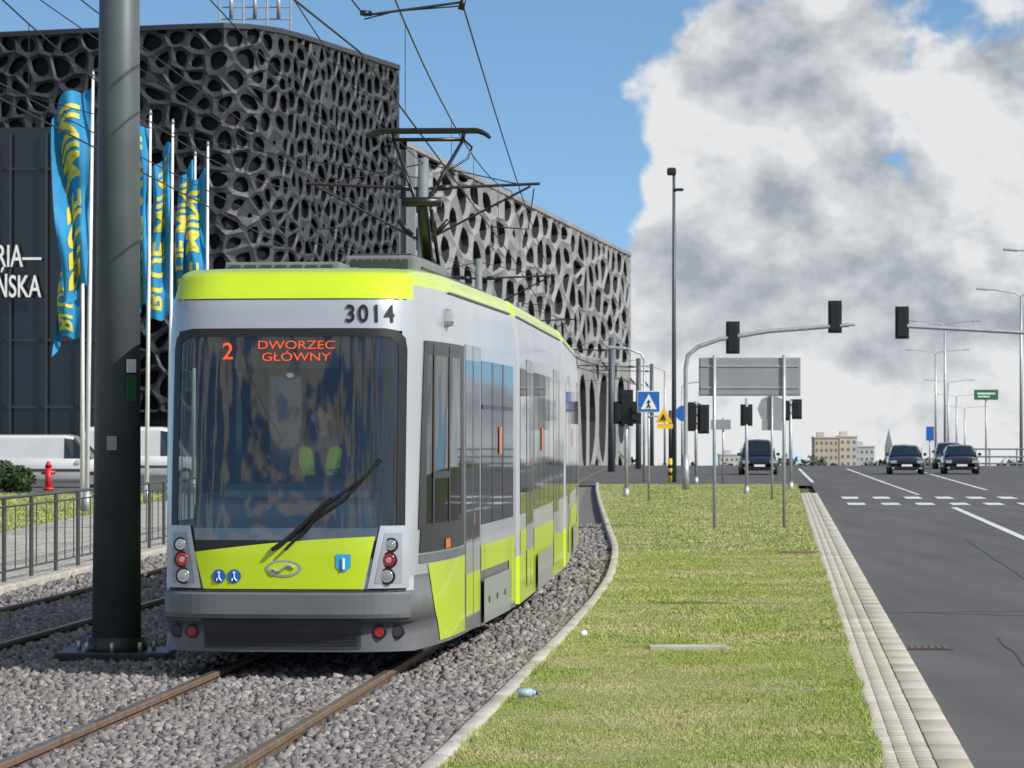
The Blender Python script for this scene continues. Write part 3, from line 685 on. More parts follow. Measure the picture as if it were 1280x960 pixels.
# ---------------------------------------------------------------- driver
def skin(name,verts,edges,radii,mat_,parent,sub=2,root=0):
    me=bpy.data.meshes.new(name); me.from_pydata(verts,edges,[]); o=bpy.data.objects.new(name,me); sc.collection.objects.link(o)
    m=o.modifiers.new('s','SKIN'); m.use_smooth_shade=True
    for i,r in enumerate(radii):
        v=me.skin_vertices[0].data[i]; v.radius=(r,r) if not isinstance(r,tuple) else r; v.use_root=(i==root)
    s_=o.modifiers.new('ss','SUBSURF'); s_.levels=sub; s_.render_levels=sub; me.materials.append(mat_); attach(o,parent); return o
dv=group('tram_driver',MA.W(.14,1.20,1.3)); D=lambda u,w_,z: MA.W(.14+u,1.20+w_,z)
SKIN=mat('skin',(.50,.30,.22),.5,0,.05,9); SHIRT=mat('shirt_navy',(.06,.08,.13),.8,0,.2,9); VEST=mat('hi_vis_vest',(.60,.95,.04),.7); HAIR=mat('hair_brown',(.05,.03,.02),.7)
skin('body',[D(0,.05,1.36),D(0,.08,1.55),D(0,.08,1.76),D(0,.05,1.90),D(0,.03,1.99),D(-.19,.05,1.86),D(-.26,-.12,1.62),D(-.17,-.30,1.66),D(.19,.05,1.86),D(.26,-.12,1.62),D(.17,-.30,1.66),D(-.11,-.0,1.34),D(-.13,-.40,1.36),D(-.13,-.44,.95),D(.11,0,1.34),D(.13,-.40,1.36),D(.13,-.44,.95)],
 [(0,1),(1,2),(2,3),(3,4),(3,5),(5,6),(6,7),(3,8),(8,9),(9,10),(0,11),(11,12),(12,13),(0,14),(14,15),(15,16)],[.16,.15,.17,.09,.06,.075,.055,.04,.075,.055,.04,.1,.075,.055,.1,.075,.055],SHIRT,dv)
# vest: two front halves open at the neck, over the shoulders
skin('vest_left',[D(-.10,.02,1.42),D(-.115,.0,1.60),D(-.12,-.01,1.78),D(-.13,.03,1.89)],[(0,1),(1,2),(2,3)],[.105,.105,.105,.085],VEST,dv)
skin('vest_right',[D(.10,.02,1.42),D(.115,.0,1.60),D(.12,-.01,1.78),D(.13,.03,1.89)],[(0,1),(1,2),(2,3)],[.105,.105,.105,.085],VEST,dv)
me=bpy.data.meshes.new('head'); bm=bmesh.new(); bmesh.ops.create_uvsphere(bm,u_segments=20,v_segments=14,radius=.1)
for v in bm.verts:
    v.co.z*=1.22; v.co.x*=.8
    if v.co.z<-.03: v.co.x*=.82; 
bmesh.ops.translate(bm,vec=D(0,.0,2.12),verts=bm.verts); bm.to_mesh(me); bm.free(); me.materials.append(SKIN)
o=bpy.data.objects.new('head',me); sc.collection.objects.link(o); attach(o,dv); [setattr(p,'use_smooth',True) for p in me.polygons]
me=bpy.data.meshes.new('hair'); bm=bmesh.new(); bmesh.ops.create_uvsphere(bm,u_segments=20,v_segments=12,radius=.106)
for v in bm.verts: v.co.z*=1.2; v.co.x*=.84
bmesh.ops.delete(bm,geom=[v for v in bm.verts if v.co.z<(.03 if v.co.y<.02 else -.05)],context='VERTS')
bmesh.ops.translate(bm,vec=D(0,.012,2.128),verts=bm.verts); bm.to_mesh(me); bm.free(); me.materials.append(HAIR)
o=bpy.data.objects.new('hair',me); sc.collection.objects.link(o); attach(o,dv)
cyl('neck',D(0,.03,1.95),D(0,.01,2.06),.052,.048,SKIN,dv); cyl('nose',D(0,-.095,2.125),D(0,-.12,2.095),.008,.014,SKIN,dv)
for s_ in (-1,1):
    box('eye',D(.032*s_,-.092,2.135),(.022,.012,.010),BLACK,dv,bev=.003); box('ear',D(.083*s_,0,2.12),(.015,.035,.055),SKIN,dv,bev=.006)
    V=[D(.17*s_,-.28,1.66),D(.165*s_,-.36,1.665)];E=[(0,1)];R=[.03,.034]
    for k in range(4):
        q=.135*s_+.02*s_*k; n0=len(V); V+=[D(q,-.40,1.67),D(q,-.44,1.675),D(q,-.455,1.65-.003*k)]; E+=[(1,n0),(n0,n0+1),(n0+1,n0+2)]; R+=[.010,.009,.008]
    n0=len(V); V+=[D(.13*s_,-.35,1.67),D(.115*s_,-.38,1.68)]; E+=[(1,n0),(n0,n0+1)];R+=[.012,.010]
    skin('hand',V,E,R,SKIN,dv,1)
box('mouth',D(0,-.088,2.068),(.035,.01,.007),mat('lips',(.3,.1,.08),.5),dv)
# ---------------------------------------------------------------- catenary
mp=group('catenary_mast',(-3.6,32.8,0))
cyl('shaft',(-3.6,32.8,-.1),(-3.57,32.8,9.5),.225,.16,POLED,mp,32); cyl('base_collar',(-3.6,32.8,-.05),(-3.6,32.8,.14),.29,.27,BLACK,mp,24)
box('base_plate',(-3.6,32.8,-.03),(1.02,.9,.1),BLACK,mp,bev=.02)
for a in range(8):
    cyl('anchor_bolt',(-3.6+.34*math.cos(a*.785),32.8+.34*math.sin(a*.785),.02),(-3.6+.34*math.cos(a*.785),32.8+.34*math.sin(a*.785),.10),.02,.02,GALV,mp,8)
box('mast_plate_white',(-3.45,32.63,2.60),(.10,.01,.12),WHITE,mp,rz=.75); box('mast_plate_green',(-3.45,32.63,2.40),(.10,.012,.24),mat('green_plate',(.02,.12,.03),.5),mp,rz=.75)
box('sticker',(-3.62,32.575,1.90),(.09,.008,.13),SIGNBACK,mp)
def mast(x,d,h,r=.14,arms=((-2.3,),(2.3,)),m_=POLEG,armz=6.6):
    g=group('catenary_mast',(x,d,0)); zb=fall(d)
    cyl('shaft',(x,d,zb-.2),(x,d,h),r,r*.75,m_,g,18)
    for a in arms:
        a=a[0]; s_=1 if a>0 else -1
        tube('cantilever',[(x,d,armz-.1),(x+a,d,armz)],.03,WIRE,g); tube('stay',[(x,d,armz-1.15),(x+a*.92,d,armz-.05)],.024,WIRE,g)
        tube('top_stay',[(x,d,h-.1),(x+a*.8,d,armz)],.012,WIRE,g)
        cyl('insulator_1',(x+s_*.25,d,armz-.09),(x+s_*.55,d,armz-.07),.06,.06,BLACK,g); cyl('insulator_2',(x+s_*.22,d,armz-1.02),(x+s_*.5,d,armz-.72),.05,.05,BLACK,g)
        tube('steady_arm',[(x+a*.95,d,armz-.1),(x+a*.9,d,armz-.9),(x+a*.6,d,armz-.85)],.014,WIRE,g)
    return g
mast(-1.75,71,7.4,armz=6.9); mast(-1.0,108,7.2,armz=6.7); mast(.3,150,7.4,armz=6.7)
mast(5.25,190,7.0,.2,((-3.4,),),POLED,6.4); mast(7.2,205,6.2,.17,((-4.,),),POLED,5.8); mast(9.0,232,6.4,.15,((-4,),),POLED,6.0)
wg=group('overhead_wires',(0,40,6))
def wp(f,off,z,ds): return [(f(d)+off*(1 if i%2 else -1),d,z) for i,d in enumerate(ds)]
dsw=[8,32.8,71,108,150,190,230]
for f,o_ in ((cx,.18),(c2,.18)):
    P=wp(f,o_,5.47,dsw)
    tube('contact_wire',[(p[0],p[1],p[2]) for p in P],.010,WIRE,wg)
    P2=[(p[0],p[1],6.75) for p in P]; pts=[]
    for a,b in zip(P2[:-1],P2[1:]): pts+=sag(a,b,.55,12)
    tube('messenger_wire',pts,.009,WIRE,wg)
    dr=[]
    for a,b in zip(P2[:-1],P2[1:]):
        for k in (2,5,7,10):
            q=sag(a,b,.55,12)[k]; dr.append([(q[0],q[1],q[2]),(q[0],q[1],5.47)])
    tube('droppers',dr,.004,WIRE,wg)
tube('feeder_1',sag((-3.5,32.8,8.6),(-1.75,71,7.3),.5),.009,WIRE,wg)
tube('span_wire_1',[(-6,25,9.2),(-2.3,71,6.6)],.010,WIRE,wg);tube('span_wire_2',sag((-9,40,9.5),(-1.2,108,6.9),.4),.010,WIRE,wg)
tube('span_wire_3',sag((-14,80,10.5),(-1.75,71,7.0),.3),.010,WIRE,wg)
tube('feeder_2',sag((-1.0,30,7.6),(1.1,108,6.9),.3),.011,WIRE,wg)
tube('span_wire_4',sag((-5.5,34,7.2),(-1.0,108,6.7),.3),.009,WIRE,wg); tube('span_wire_5',sag((-7.4,50,7.0),(.3,150,6.9),.5),.010,WIRE,wg)
cg=group('wire_pull_off_arm',(-1.2,37.2,6.3)); tube('arm',[(-1.53,37.2,6.31),(-.51,37.3,6.46)],.014,WIRE,cg); tube('steady_arm',[(-1.53,37.2,6.27),(-1.2,37.25,6.36),(-.52,37.3,6.42)],.008,WIRE,cg); cyl('clamp',(-.53,37.3,6.38),(-.5,37.3,6.50),.035,.03,BLACK,cg,10)
tube('support_wire',[(-1.53,37.2,6.31),(-3.58,32.8,8.6)],.008,WIRE,cg); cyl('insulator',(-1.56,37.15,6.33),(-1.46,37.2,6.33),.03,.03,BLACK,cg,10)
# ---------------------------------------------------------------- shopping mall
mall=group('shopping_mall',(-5,200,0))
def vor(Wd,H,cw,ch,jit=.38,seed=1,stag=True):
    r=random.Random(seed); nx=max(1,round(Wd/cw)); ny=max(1,round(H/ch)); S={}
    for j in range(-1,ny+1):
        for i in range(-1,nx+1):
            S[(i,j)]=(i+.5+(.5 if j%2 and stag else 0)-.25+r.uniform(-jit,jit),j+.5+r.uniform(-jit,jit))
    cells=[]
    for j in range(-1,ny+1):
        for i in range(-1,nx+1):
            s=S[(i,j)]; P=[(max(0,s[0]-2.0),max(0,s[1]-2.0)),(min(nx,s[0]+2.0),max(0,s[1]-2.0)),(min(nx,s[0]+2.0),min(ny,s[1]+2.0)),(max(0,s[0]-2.0),min(ny,s[1]+2.0))]
            if s[0]+2<0 or s[1]+2<0 or s[0]-2>nx or s[1]-2>ny: continue
            for dj in (-2,-1,0,1,2):
                for di in (-2,-1,0,1,2):
                    o=S.get((i+di,j+dj))
                    if o is None or (di==0 and dj==0): continue
                    mxp=((s[0]+o[0])/2,(s[1]+o[1])/2); nn=(o[0]-s[0],o[1]-s[1]); Q=[]
                    for k in range(len(P)):
                        a=P[k];b=P[(k+1)%len(P)]
                        da=(a[0]-mxp[0])*nn[0]+(a[1]-mxp[1])*nn[1]; db=(b[0]-mxp[0])*nn[0]+(b[1]-mxp[1])*nn[1]
                        if da<=0: Q.append(a)
                        if (da<0<db) or (db<0<da): t_=da/(da-db); Q.append((a[0]+(b[0]-a[0])*t_,a[1]+(b[1]-a[1])*t_))
                    P=Q
                    if len(P)<3: break
                if len(P)<3: break
            if len(P)<3: continue
            P=[(p[0]/nx*Wd,p[1]/ny*H) for p in P]
            Q=[p for k,p in enumerate(P) if math.hypot(p[0]-P[k-1][0],p[1]-P[k-1][1])>.02]
            if len(Q)>=3: cells.append(Q)
    return cells
def pathfn(pts):
    seg=[0]
    for a,b in zip(pts[:-1],pts[1:]): seg.append(seg[-1]+math.dist(a,b))
    def f(a,off=0):
        a=min(max(a,0),seg[-1]); i=0
        while i<len(seg)-2 and a>seg[i+1]: i+=1
        t_=(a-seg[i])/(seg[i+1]-seg[i]); p=pts[i];q=pts[i+1]; dx=(q[0]-p[0]);dy=(q[1]-p[1]);l=math.hypot(dx,dy)
        return (p[0]+dx*t_+dy/l*off,p[1]+dy*t_-dx/l*off)
    return f,seg[-1]
def lattice(name,pts,z0,z1,cw,ch,shrink,ms,seed,depth=.6,bev=.18,jit=.38,solid=.06):
    f,Lh=pathfn(pts); C=vor(Lh,z1-z0,cw,ch,jit,seed); V=[];F=[];fm=[]; r=random.Random(seed)
    for P in C:
        n=len(P); cxx=sum(p[0] for p in P)/n; cyy=sum(p[1] for p in P)/n
        O=[];I=[]; sh=r.uniform(*shrink)
        if r.random()<solid: sh*=.35
        for k in range(n):
            a=P[k];b=P[(k+1)%n];pv=P[k-1]; mid=((a[0]+b[0])/2,(a[1]+b[1])/2); pm=((a[0]+pv[0])/2,(a[1]+pv[1])/2)
            O+=[a,mid]; s1=(.4*a[0]+.3*(mid[0]+pm[0]),.4*a[1]+.3*(mid[1]+pm[1])); I+=[s1,mid]
        I=[(cxx+(p[0]-cxx)*sh,cyy+(p[1]-cyy)*sh) for p in I]; k0=len(V); m=2*n
        for p in O: q=f(p[0],0); V.append((q[0],q[1],z0+p[1]))
        for p in I: q=f(p[0],-bev); V.append((q[0],q[1],z0+p[1]))
        for p in I: q=f(p[0],-depth); V.append((q[0],q[1],z0+p[1]))
        for k in range(m):
            l=(k+1)%m; F.append((k0+k,k0+l,k0+m+l,k0+m+k)); fm.append(0); F.append((k0+m+k,k0+m+l,k0+2*m+l,k0+2*m+k)); fm.append(1)
        F.append(tuple(k0+2*m+k for k in range(m))); fm.append(1)
    return mesh_obj(name,V,F,ms,mall,fm)
FR1=mat('facade_charcoal',(.040,.044,.052),.55,.1,.14,.3); FR2=mat('facade_mid_grey',(.24,.24,.245),.6,0,.2,.2)
BK=mat('recess_black',(.008,.009,.011),.6,spec=.2); BK2=mat('recess_grey',(.035,.038,.043),.5)
GLZ=mat('mall_glazing',(.012,.014,.018),.12,spec=.6)
p1=[(-40,187.5),(-25.7,181.5),(-16.2,178),(-14.2,177.5),(-12.6,178.2),(-11.5,180),(-10.4,183.3),(-6.2,198)]
lattice('lattice_facade_dark',p1,3,22,1.12,1.02,(.58,.84),[FR1,BK],3,.35,.09,.42)
f1,L1=pathfn(p1)
def wall(nm,f,L_,z0,z1,off,m_,n=40):
    V=[];F=[]
    for i in range(n+1): q=f(L_*i/n,off); V+=[(q[0],q[1],z0),(q[0],q[1],z1)]
    for i in range(n): F.append((2*i,2*i+2,2*i+3,2*i+1))
    return mesh_obj(nm,V,F,m_,mall)
wall('recess_wall',f1,L1,-3,21.9,-.6,BK); wall('plinth',f1,L1,-3,3,-.1,GLZ)
V=[(*f1(L1*i/40,.05),22.2) for i in range(41)]+[(*f1(L1*i/40,.05),21.95) for i in range(41)]
F=[(i,i+1,42+i,41+i) for i in range(40)]; mesh_obj('coping',V,F,FR1,mall)
rp=[(*f1(L1*i/40,.05),22.2) for i in range(41)]+[(-14,225,22.2),(-40,225,22.2)]; mesh_obj('roof',rp,[tuple(range(len(rp)))],FR1,mall)
p2=[(-5.9,200.5),(10.8,327)]; f2,L2_=pathfn(p2)
lattice('lattice_facade_light',p2,8.0,18,5.4,1.9,(.60,.84),[FR2,BK2],11,.6,.16,.45,.03)
lattice('lattice_facade_columns',p2,-2,8.0,8.0,10.0,(.72,.84),[FR2,BK2],5,.7,.16,.24,0)
wall('recess_wall_2',f2,L2_,-4,17.9,-1.0,BK2)
V=[(*f2(0,.05),17.95),(*f2(L2_,.05),17.95),(*f2(L2_,.05),18.25),(*f2(0,.05),18.25),(*f2(L2_,-40),18.25),(*f2(0,-20),18.25)]
mesh_obj('coping_2',V,[(0,1,2,3),(3,2,4,5)],FR2,mall)
V=[(*f2(L2_,0),-4),(*f2(L2_,-40),-4),(*f2(L2_,-40),18.2),(*f2(L2_,0),18.2)]; mesh_obj('end_wall',V,[(0,1,2,3)],FR2,mall)
box('link_block',(-6.7,201.5,9),(2.6,1.6,17.5),SIGNBACK,mall)
box('entrance_box',(-29.4,176,6.8),(21,6,19.6),GLZ,mall,rz=-.1)
for i in range(12): box('mullion_%d'%i,(-38+1.75*i,172.9-.17*i+ .62,6.8),(.08,.12,19),BK2,mall)
for z in (3.2,6.4,14.6): box('transom_%d'%int(z),(-29.4,172.95,z),(21,.14,.12),BK2,mall,rz=-.1)
text('mall_sign_1','GALERIA—',(-22.5,171.9,10.35),1.5,WHITE,mall,ext=.05,sx=.58,align='RIGHT',bold=.01); text('mall_sign_2','WARMIŃSKA',(-22.5,171.9,8.9),1.5,WHITE,mall,ext=.05,sx=.58,align='RIGHT',bold=.01)
ag=group('roof_antenna',(-12.8,182,22.2))
for xx in (-14.8,-13.6,-12.4,-11.2): tube('post',[(xx,182,22.2),(xx,182,24.2)],.05,GALV,ag)
for z in (22.9,23.5): tube('bar',[(-14.8,182,z),(-11.2,182,z)],.04,GALV,ag)
for xx in (-14.2,-13,-11.8): cyl('panel_antenna',(xx,181.8,22.9),(xx,181.8,24.4),.1,.1,GALV,ag)
# ---------------------------------------------------------------- flags
FB=mat('flag_blue',(.015,.22,.44),.7,0,.15,2); FY=mat('flag_yellow',(.60,.54,.07),.7)
def flag(x,d,H=11,wd=1.15,ln=4.9,drop=.25,ph=0,sg=-1,txt='BLUE MINI',lean_=0.0):
    g=group('flagpole',(x,d,0)); cyl('pole',(x,d,-.1),(x+lean_,d,H),.065,.035,WHITE,g,14); cyl('finial',(x+lean_,d,H),(x+lean_,d,H+.14),.06,.02,GALV,g,10)
    cyl('base',(x,d,-.1),(x,d,.5),.1,.09,GALV,g)
    def P(a,t):
        bunch=(.5+.5*math.sin(1.2+t*3.4+ph)); w_=wd*(.55+.45*bunch)
        fold=.12*math.sin(a*11+t*4+ph)*a
        xx=x+lean_*(1-t*.5)+sg*(.05+a*w_+fold*.6); yy=d+.24*math.sin(a*9+t*3.5+ph)*(.25+a)+.12*math.sin(t*11+ph*2+a*4)
        zz=H-drop-t*ln-a*a*.75*(1-t*.35)-.12*math.sin(a*7+ph+t*3)
        return (xx,yy,zz)
    nu,nv=20,60; V=[P(i/nu,j/nv) for j in range(nv+1) for i in range(nu+1)]; F=[(j*(nu+1)+i,j*(nu+1)+i+1,(j+1)*(nu+1)+i+1,(j+1)*(nu+1)+i) for j in range(nv) for i in range(nu)]
    mesh_obj('cloth',V,F,FB,g,None,True)
    cu=bpy.data.curves.new('t','FONT'); cu.body=txt; cu.size=1; cu.offset=.025; to=bpy.data.objects.new('t',cu); sc.collection.objects.link(to)
    dg_=bpy.context.evaluated_depsgraph_get(); me=bpy.data.meshes.new_from_object(to.evaluated_get(dg_)); bpy.data.objects.remove(to)
    bm=bmesh.new(); bm.from_mesh(me); bmesh.ops.triangulate(bm,faces=bm.faces[:]); bmesh.ops.subdivide_edges(bm,edges=bm.edges[:],cuts=4,use_grid_fill=True)
    xm=max(v.co.x for v in bm.verts); ym=.74
    for v in bm.verts:
        t_=.05+.88*(v.co.x/xm); a_=.22+.52*(v.co.y/ym)
        a_=a_ if sg>0 else 1-a_
        q=P(min(max(a_,0),1),1-t_); v.co=(q[0],q[1]-.025,q[2])
    bm.to_mesh(me); bm.free(); me.materials.append(FY); o=bpy.data.objects.new('lettering',me); sc.collection.objects.link(o); attach(o,g)
flag(-10.75,91,11,1.05,5.1,ph=.3,lean_=.15); flag(-10.95,91.8,8.0,.75,3.2,ph=3.6,sg=-1,drop=.3); flag(-10.7,94,10.6,.55,5.4,ph=2.0,sg=1,drop=.7)
flag(-10.35,102,11,.75,5.2,ph=1.1,lean_=.1); flag(-10.0,105,11,.8,5.0,ph=3.0,lean_=.1,drop=.6); flag(-10.35,117,11,.75,4.6,ph=4.2,sg=-1,lean_=.05)
flag(-9.6,113,11,.8,5.4,ph=5.1,lean_=.05,drop=.8)
# ---------------------------------------------------------------- vehicles
def car(name,x,d,rot,col,scale=(1,1,1),van=False,H=1.45,Ln=4.3,hw=.88):
    g=group('%s'%name,(x,d,RD+fall(d))); PT=mat(name+'_paint',col,.3,.2,.03,2,coat=.8)
    ca,sa=math.cos(rot),math.sin(rot)
    def T(p): 
        a,b,c=p[0]*scale[0],(p[1]-Ln/2)*scale[1],p[2]*scale[2]; return (x+a*ca-b*sa,d+a*sa+b*ca,RD+fall(d)+c)
    if van: st=[(0,.55,.80),(.08,.80,.9),(.5,1.0,.95),(1.0,1.12,.97),(Ln-.1,1.15,.97),(Ln,1.1,.93)]
    else: st=[(0,.52,.70),(.06,.66,.80),(.35,.78,hw*.97),(.8,.86,hw),(1.25,.93,hw),(2.6,.96,hw),(3.6,.98,hw),(4.1,.96,hw*.97),(Ln,.80,hw*.9)]
    V=[];F=[]
    for y_,zt,h in st:
        V+=[T(q) for q in ((-h*.9,y_,.22),(-h,y_,.36),(-h*1.0,y_,zt*.72),(-h*.93,y_,zt-.03),(-h*.6,y_,zt+.02),(0,y_,zt+.04),(h*.6,y_,zt+.02),(h*.93,y_,zt-.03),(h,y_,zt*.72),(h,y_,.36),(h*.9,y_,.22))]
    n=11
    for j in range(len(st)-1):
        for i in range(n): F.append((j*n+i,j*n+(i+1)%n,(j+1)*n+(i+1)%n,(j+1)*n+i))
    F.append(tuple(range(n)));F.append(tuple((len(st)-1)*n+i for i in range(n)))
    o=mesh_obj('body',V,F,PT,g,None,True)
    if van: gs=[(.85,1.10,.9,.86),(1.55,H*.97,.86,.78),(1.9,H,.88,.80),(Ln-.15,H,.88,.80),(Ln-.03,1.12,.93,.88)]
    else: gs=[(1.05,.93,.80,.80),(1.85,H-.06,.84,.62),(2.3,H,.84,.62),(3.1,H-.02,.84,.62),(3.6,H-.14,.84,.60),(4.12,.97,.8,.74)]
    V=[];F=[];fm=[]
    for y_,zt,hb,ht in gs:
        V+=[T(q) for q in ((-hb,y_,.92 if not van else 1.1),(-lerp(hb,ht,.92),y_,lerp(.92,zt,.9)),(-ht*.85,y_,zt),(0,y_,zt+.03),(ht*.85,y_,zt),(lerp(hb,ht,.92),y_,lerp(.92,zt,.9)),(hb,y_,.92 if not van else 1.1))]
    n=7
    for j in range(len(gs)-1):
        for i in range(n-1):
            F.append((j*n+i,j*n+i+1,(j+1)*n+i+1,(j+1)*n+i))
            roof= (i in (1,2,3,4) and 0<j<len(gs)-2)
            fm.append(1 if roof or (van and j>=2) else 0)
    mesh_obj('cabin',V,F,[SGLASS,PT],g,fm)
    def bx(nm,x0,x1,y0,y1,z0,z1,m_): 
        Vb=[T((a,b,c)) for c in (z0,z1) for a,b in ((x0,y0),(x1,y0),(x1,y1),(x0,y1))]; mesh_obj(nm,Vb,[(0,1,2,3),(4,5,6,7),(0,1,5,4),(1,2,6,5),(2,3,7,6),(3,0,4,7)],m_,g)
    bx('grille',-.42,.42,-.03,.06,.52,.64,BLACK); bx('intake',-.55,.55,-.04,.05,.26,.38,BLACK); bx('plate',-.26,.26,-.06,-.03,.40,.50,WHITE)
    if van: bx('side_moulding',-.985,.985,1.2,Ln-.3,.62,.72,DGREY)
    for s_ in (-1,1):
        a,b=sorted((s_*.50,s_*.80)); bx('headlamp',a,b,-.02,.25,.56,.70,CLEARL); bx('fog_lamp',*sorted((s_*.60,s_*.74)),-.035,.05,.28,.36,CLEARL)
        bx('mirror',*sorted((s_*.86,s_*1.02)),1.25,1.38,.92,1.06,PT)
        for yw in (.82,Ln-.85):
            cyl('tyre',T((s_*(hw-.20),yw,.31)),T((s_*(hw+(.12 if van else .005)),yw,.31)),.315*scale[2],.315*scale[2],RUBBER,g,24); cyl('rim',T((s_*(hw-.02),yw,.31)),T((s_*(hw+(.13 if van else .012)),yw,.31)),.19,.18,GALV,g,14)
        if not van: bx('pillar',*sorted((s_*.80,s_*.83)),2.35,2.43,.95,1.3,PT)
    return g
car('dark_car',19.65,180,-.07,(.02,.022,.026)); car('black_car',22.5,181,-.07,(.015,.015,.018)); car('dark_suv',12.15,178,-.03,(.012,.016,.024),H=1.68,scale=(1.02,1,1.02))
car('grey_car',25.0,206,-.07,(.05,.055,.07),H=1.5); 
car('white_van',-17.2,136,1.45,(.72,.72,.70),van=True,H=1.98,Ln=4.8); car('silver_car',-19.8,128,1.6,(.4,.41,.42))
car('white_delivery_van',-15.2,150,1.5,(.7,.7,.69),van=True,H=2.3,Ln=5.2)
# ---------------------------------------------------------------- street furniture
def sig_head(g,x,d,z,face=1,s=1.0,n=3,w_=.34):
    h=.33*n*s; box('signal_housing',(x,d,z),(w_*s,.20*s,h),BLACK,g,bev=.03)
    box('signal_backboard',(x,d+face*.06,z),(w_*s+.14,.015,h+.14),BLACK,g)
    for i in range(n):
        zz=z+(i-(n-1)/2)*.32*s; cyl('visor',(x,d+face*.08,zz),(x,d+face*.30,zz),.13*s,.13*s,BLACK,g,14)
        box('hinge',(x+w_*s*.5+.02,d-.02,zz+.06),(.05,.08,.06),BLACK,g)
def sigpole(x,d,h,heads,r=.06):
    g=group('traffic_signal',(x,d,0)); cyl('pole',(x,d,-.12),(x,d,h),r,r,GALV,g); cyl('pole_foot',(x,d,-.12),(x,d,.25),r*1.6,r*1.5,GALV,g)
    for (dx,z,fc_,n) in heads: sig_head(g,x+dx,d,z,fc_,.85 if n==2 else 1,n,.30); tube('bracket',[(x,d,z+.3),(x+dx,d,z+.3)],.025,BLACK,g)
    return g
g=group('traffic_signal',(6.03,125,0)); arm=[(6.03,125,-.1),(6.03,125,4.2),(6.1,125,4.65),(6.45,125,4.95),(7.2,125,5.22),(8.9,125,5.5),(11.7,125,5.72)]
tube('mast_arm',arm,.075,GALV,g); cyl('mast_foot',(6.03,125,-.1),(6.03,125,1.2),.12,.11,GALV,g); sig_head(g,7.67,125,5.28,1); sig_head(g,11.22,125,6.0,1); tube('arm_end',[(11.6,125,5.72),(11.9,125,5.73)],.05,GALV,g)
g=group('traffic_signal',(20,125,0)); tube('mast_arm',[(20,125,-.1),(20,125,5.0),(19.7,125,5.3),(17.8,125,5.45),(13.6,125,5.68)],.07,GALV,g); sig_head(g,13.55,125,5.8,1)
sigpole(3.55,112,3.2,[(0,2.75,1,3),(.27,2.6,-1,2),(-.2,2.6,1,2)]); sigpole(7.15,140,3.2,[(-.12,2.6,1,3),(.3,2.5,1,3)]); sigpole(9.75,126,3.1,[(-.15,2.75,1,2),(.2,2.8,1,2)]); sigpole(7.62,117,3.1,[(0,2.55,1,2)],.05)
def signback(x,d,w_,h,z,poles,top):
    g=group('traffic_sign',(x,d,0)); box('plate',(x,d,z),(w_,.03,h),SIGNBACK,g,bev=.01)
    box('plate_rim',(x,d-.017,z),(w_-.06,.012,h-.06),SIGNBACK,g,bev=.004)
    for p in poles: cyl('post',(p,d-.05,-.1),(p,d-.05,top),.035,.035,GALV,g,12)
    for zz in (z-h*.28,z+h*.28): box('rail',(x,d-.03,zz),(w_*.96,.02,.035),GALV,g)
signback(4.95,75,2.12,.80,3.15,(4.21,5.66),3.6)
g=group('traffic_sign',(7.7,107,0)); cyl('round_plate',(7.72,107,2.68),(7.72,107.03,2.68),.43,.43,SIGNBACK,g,8); cyl('post',(7.72,106.95,-.1),(7.72,106.95,3.1),.035,.035,GALV,g); box('lower_plate',(7.72,107,2.2),(.6,.02,.3),SIGNBACK,g)
g=group('pedestrian_crossing_sign',(3.95,104,0)); cyl('post',(3.95,104.04,-.1),(3.95,104.04,3.15),.035,.035,GALV,g)
box('plate',(3.95,104,2.88),(.66,.02,.62),WHITE,g,bev=.005); box('plate_blue',(3.95,103.985,2.88),(.61,.012,.57),BLUE,g)
mesh_obj('triangle',[(3.72,103.972,2.66),(4.18,103.972,2.66),(3.95,103.972,3.10)],[(0,1,2)],WHITE,g)
tube('walker',[[(3.95,103.96,2.93),(3.95,103.96,2.80),(3.90,103.96,2.70)],[(3.95,103.96,2.80),(4.0,103.96,2.70)],[(3.90,103.96,2.86),(4.0,103.96,2.88)]],.016,BLACK,g)
mesh_obj('warning_triangle',[(4.13,103.98,2.27),(4.63,103.98,2.27),(4.38,103.98,2.72)],[(0,1,2)],YEL,g); tube('warning_symbol',[(4.32,103.96,2.35),(4.38,103.96,2.5),(4.43,103.96,2.35)],.025,BLACK,g); box('lower_plate',(4.42,103.98,2.17),(.45,.012,.14),YEL,g)
tube('bracket',[(3.95,104,2.45),(4.4,104,2.45)],.02,GALV,g)
g=group('mandatory_sign',(7.0,145,0)); cyl('post',(6.95,145,-.1),(6.95,145,3.2),.04,.04,GALV,g); cyl('disc',(6.9,144.9,2.75),(6.9,144.87,2.75),.32,.32,BLUE,g,28); box('arrow_plate',(7.55,144.9,2.85),(.45,.02,.45),DGREY,g,ry=.785); box('arrow_plate_2',(8.4,144.9,2.3),(.8,.02,.4),SIGNBACK,g); cyl('post_2',(8.5,145,-.1),(8.5,145,2.6),.04,.04,GALV,g)
g=group('marker_post',(6.6,150,0)); cyl('post',(6.6,150,-.1),(6.6,150,.9),.1,.1,YEL,g); cyl('post_upper',(6.6,150,.9),(6.6,150,2.9),.08,.08,DGREY,g)
for z in (.2,.5): cyl('band',(6.6,150,z),(6.6,150,z+.15),.105,.105,BLACK,g)
g=group('street_lamp',(6.75,150,0)); cyl('pole',(6.75,150,-.12),(6.75,150,12.7),.11,.06,POLED,g); tube('arm',[(6.75,150,12.0),(7.0,150,12.15)],.03,BLACK,g); box('floodlight',(6.65,149.9,12.85),(.38,.3,.32),BLACK,g,bev=.08); box('luminaire',(6.95,150,12.1),(.4,.2,.12),BLACK,g,bev=.04)
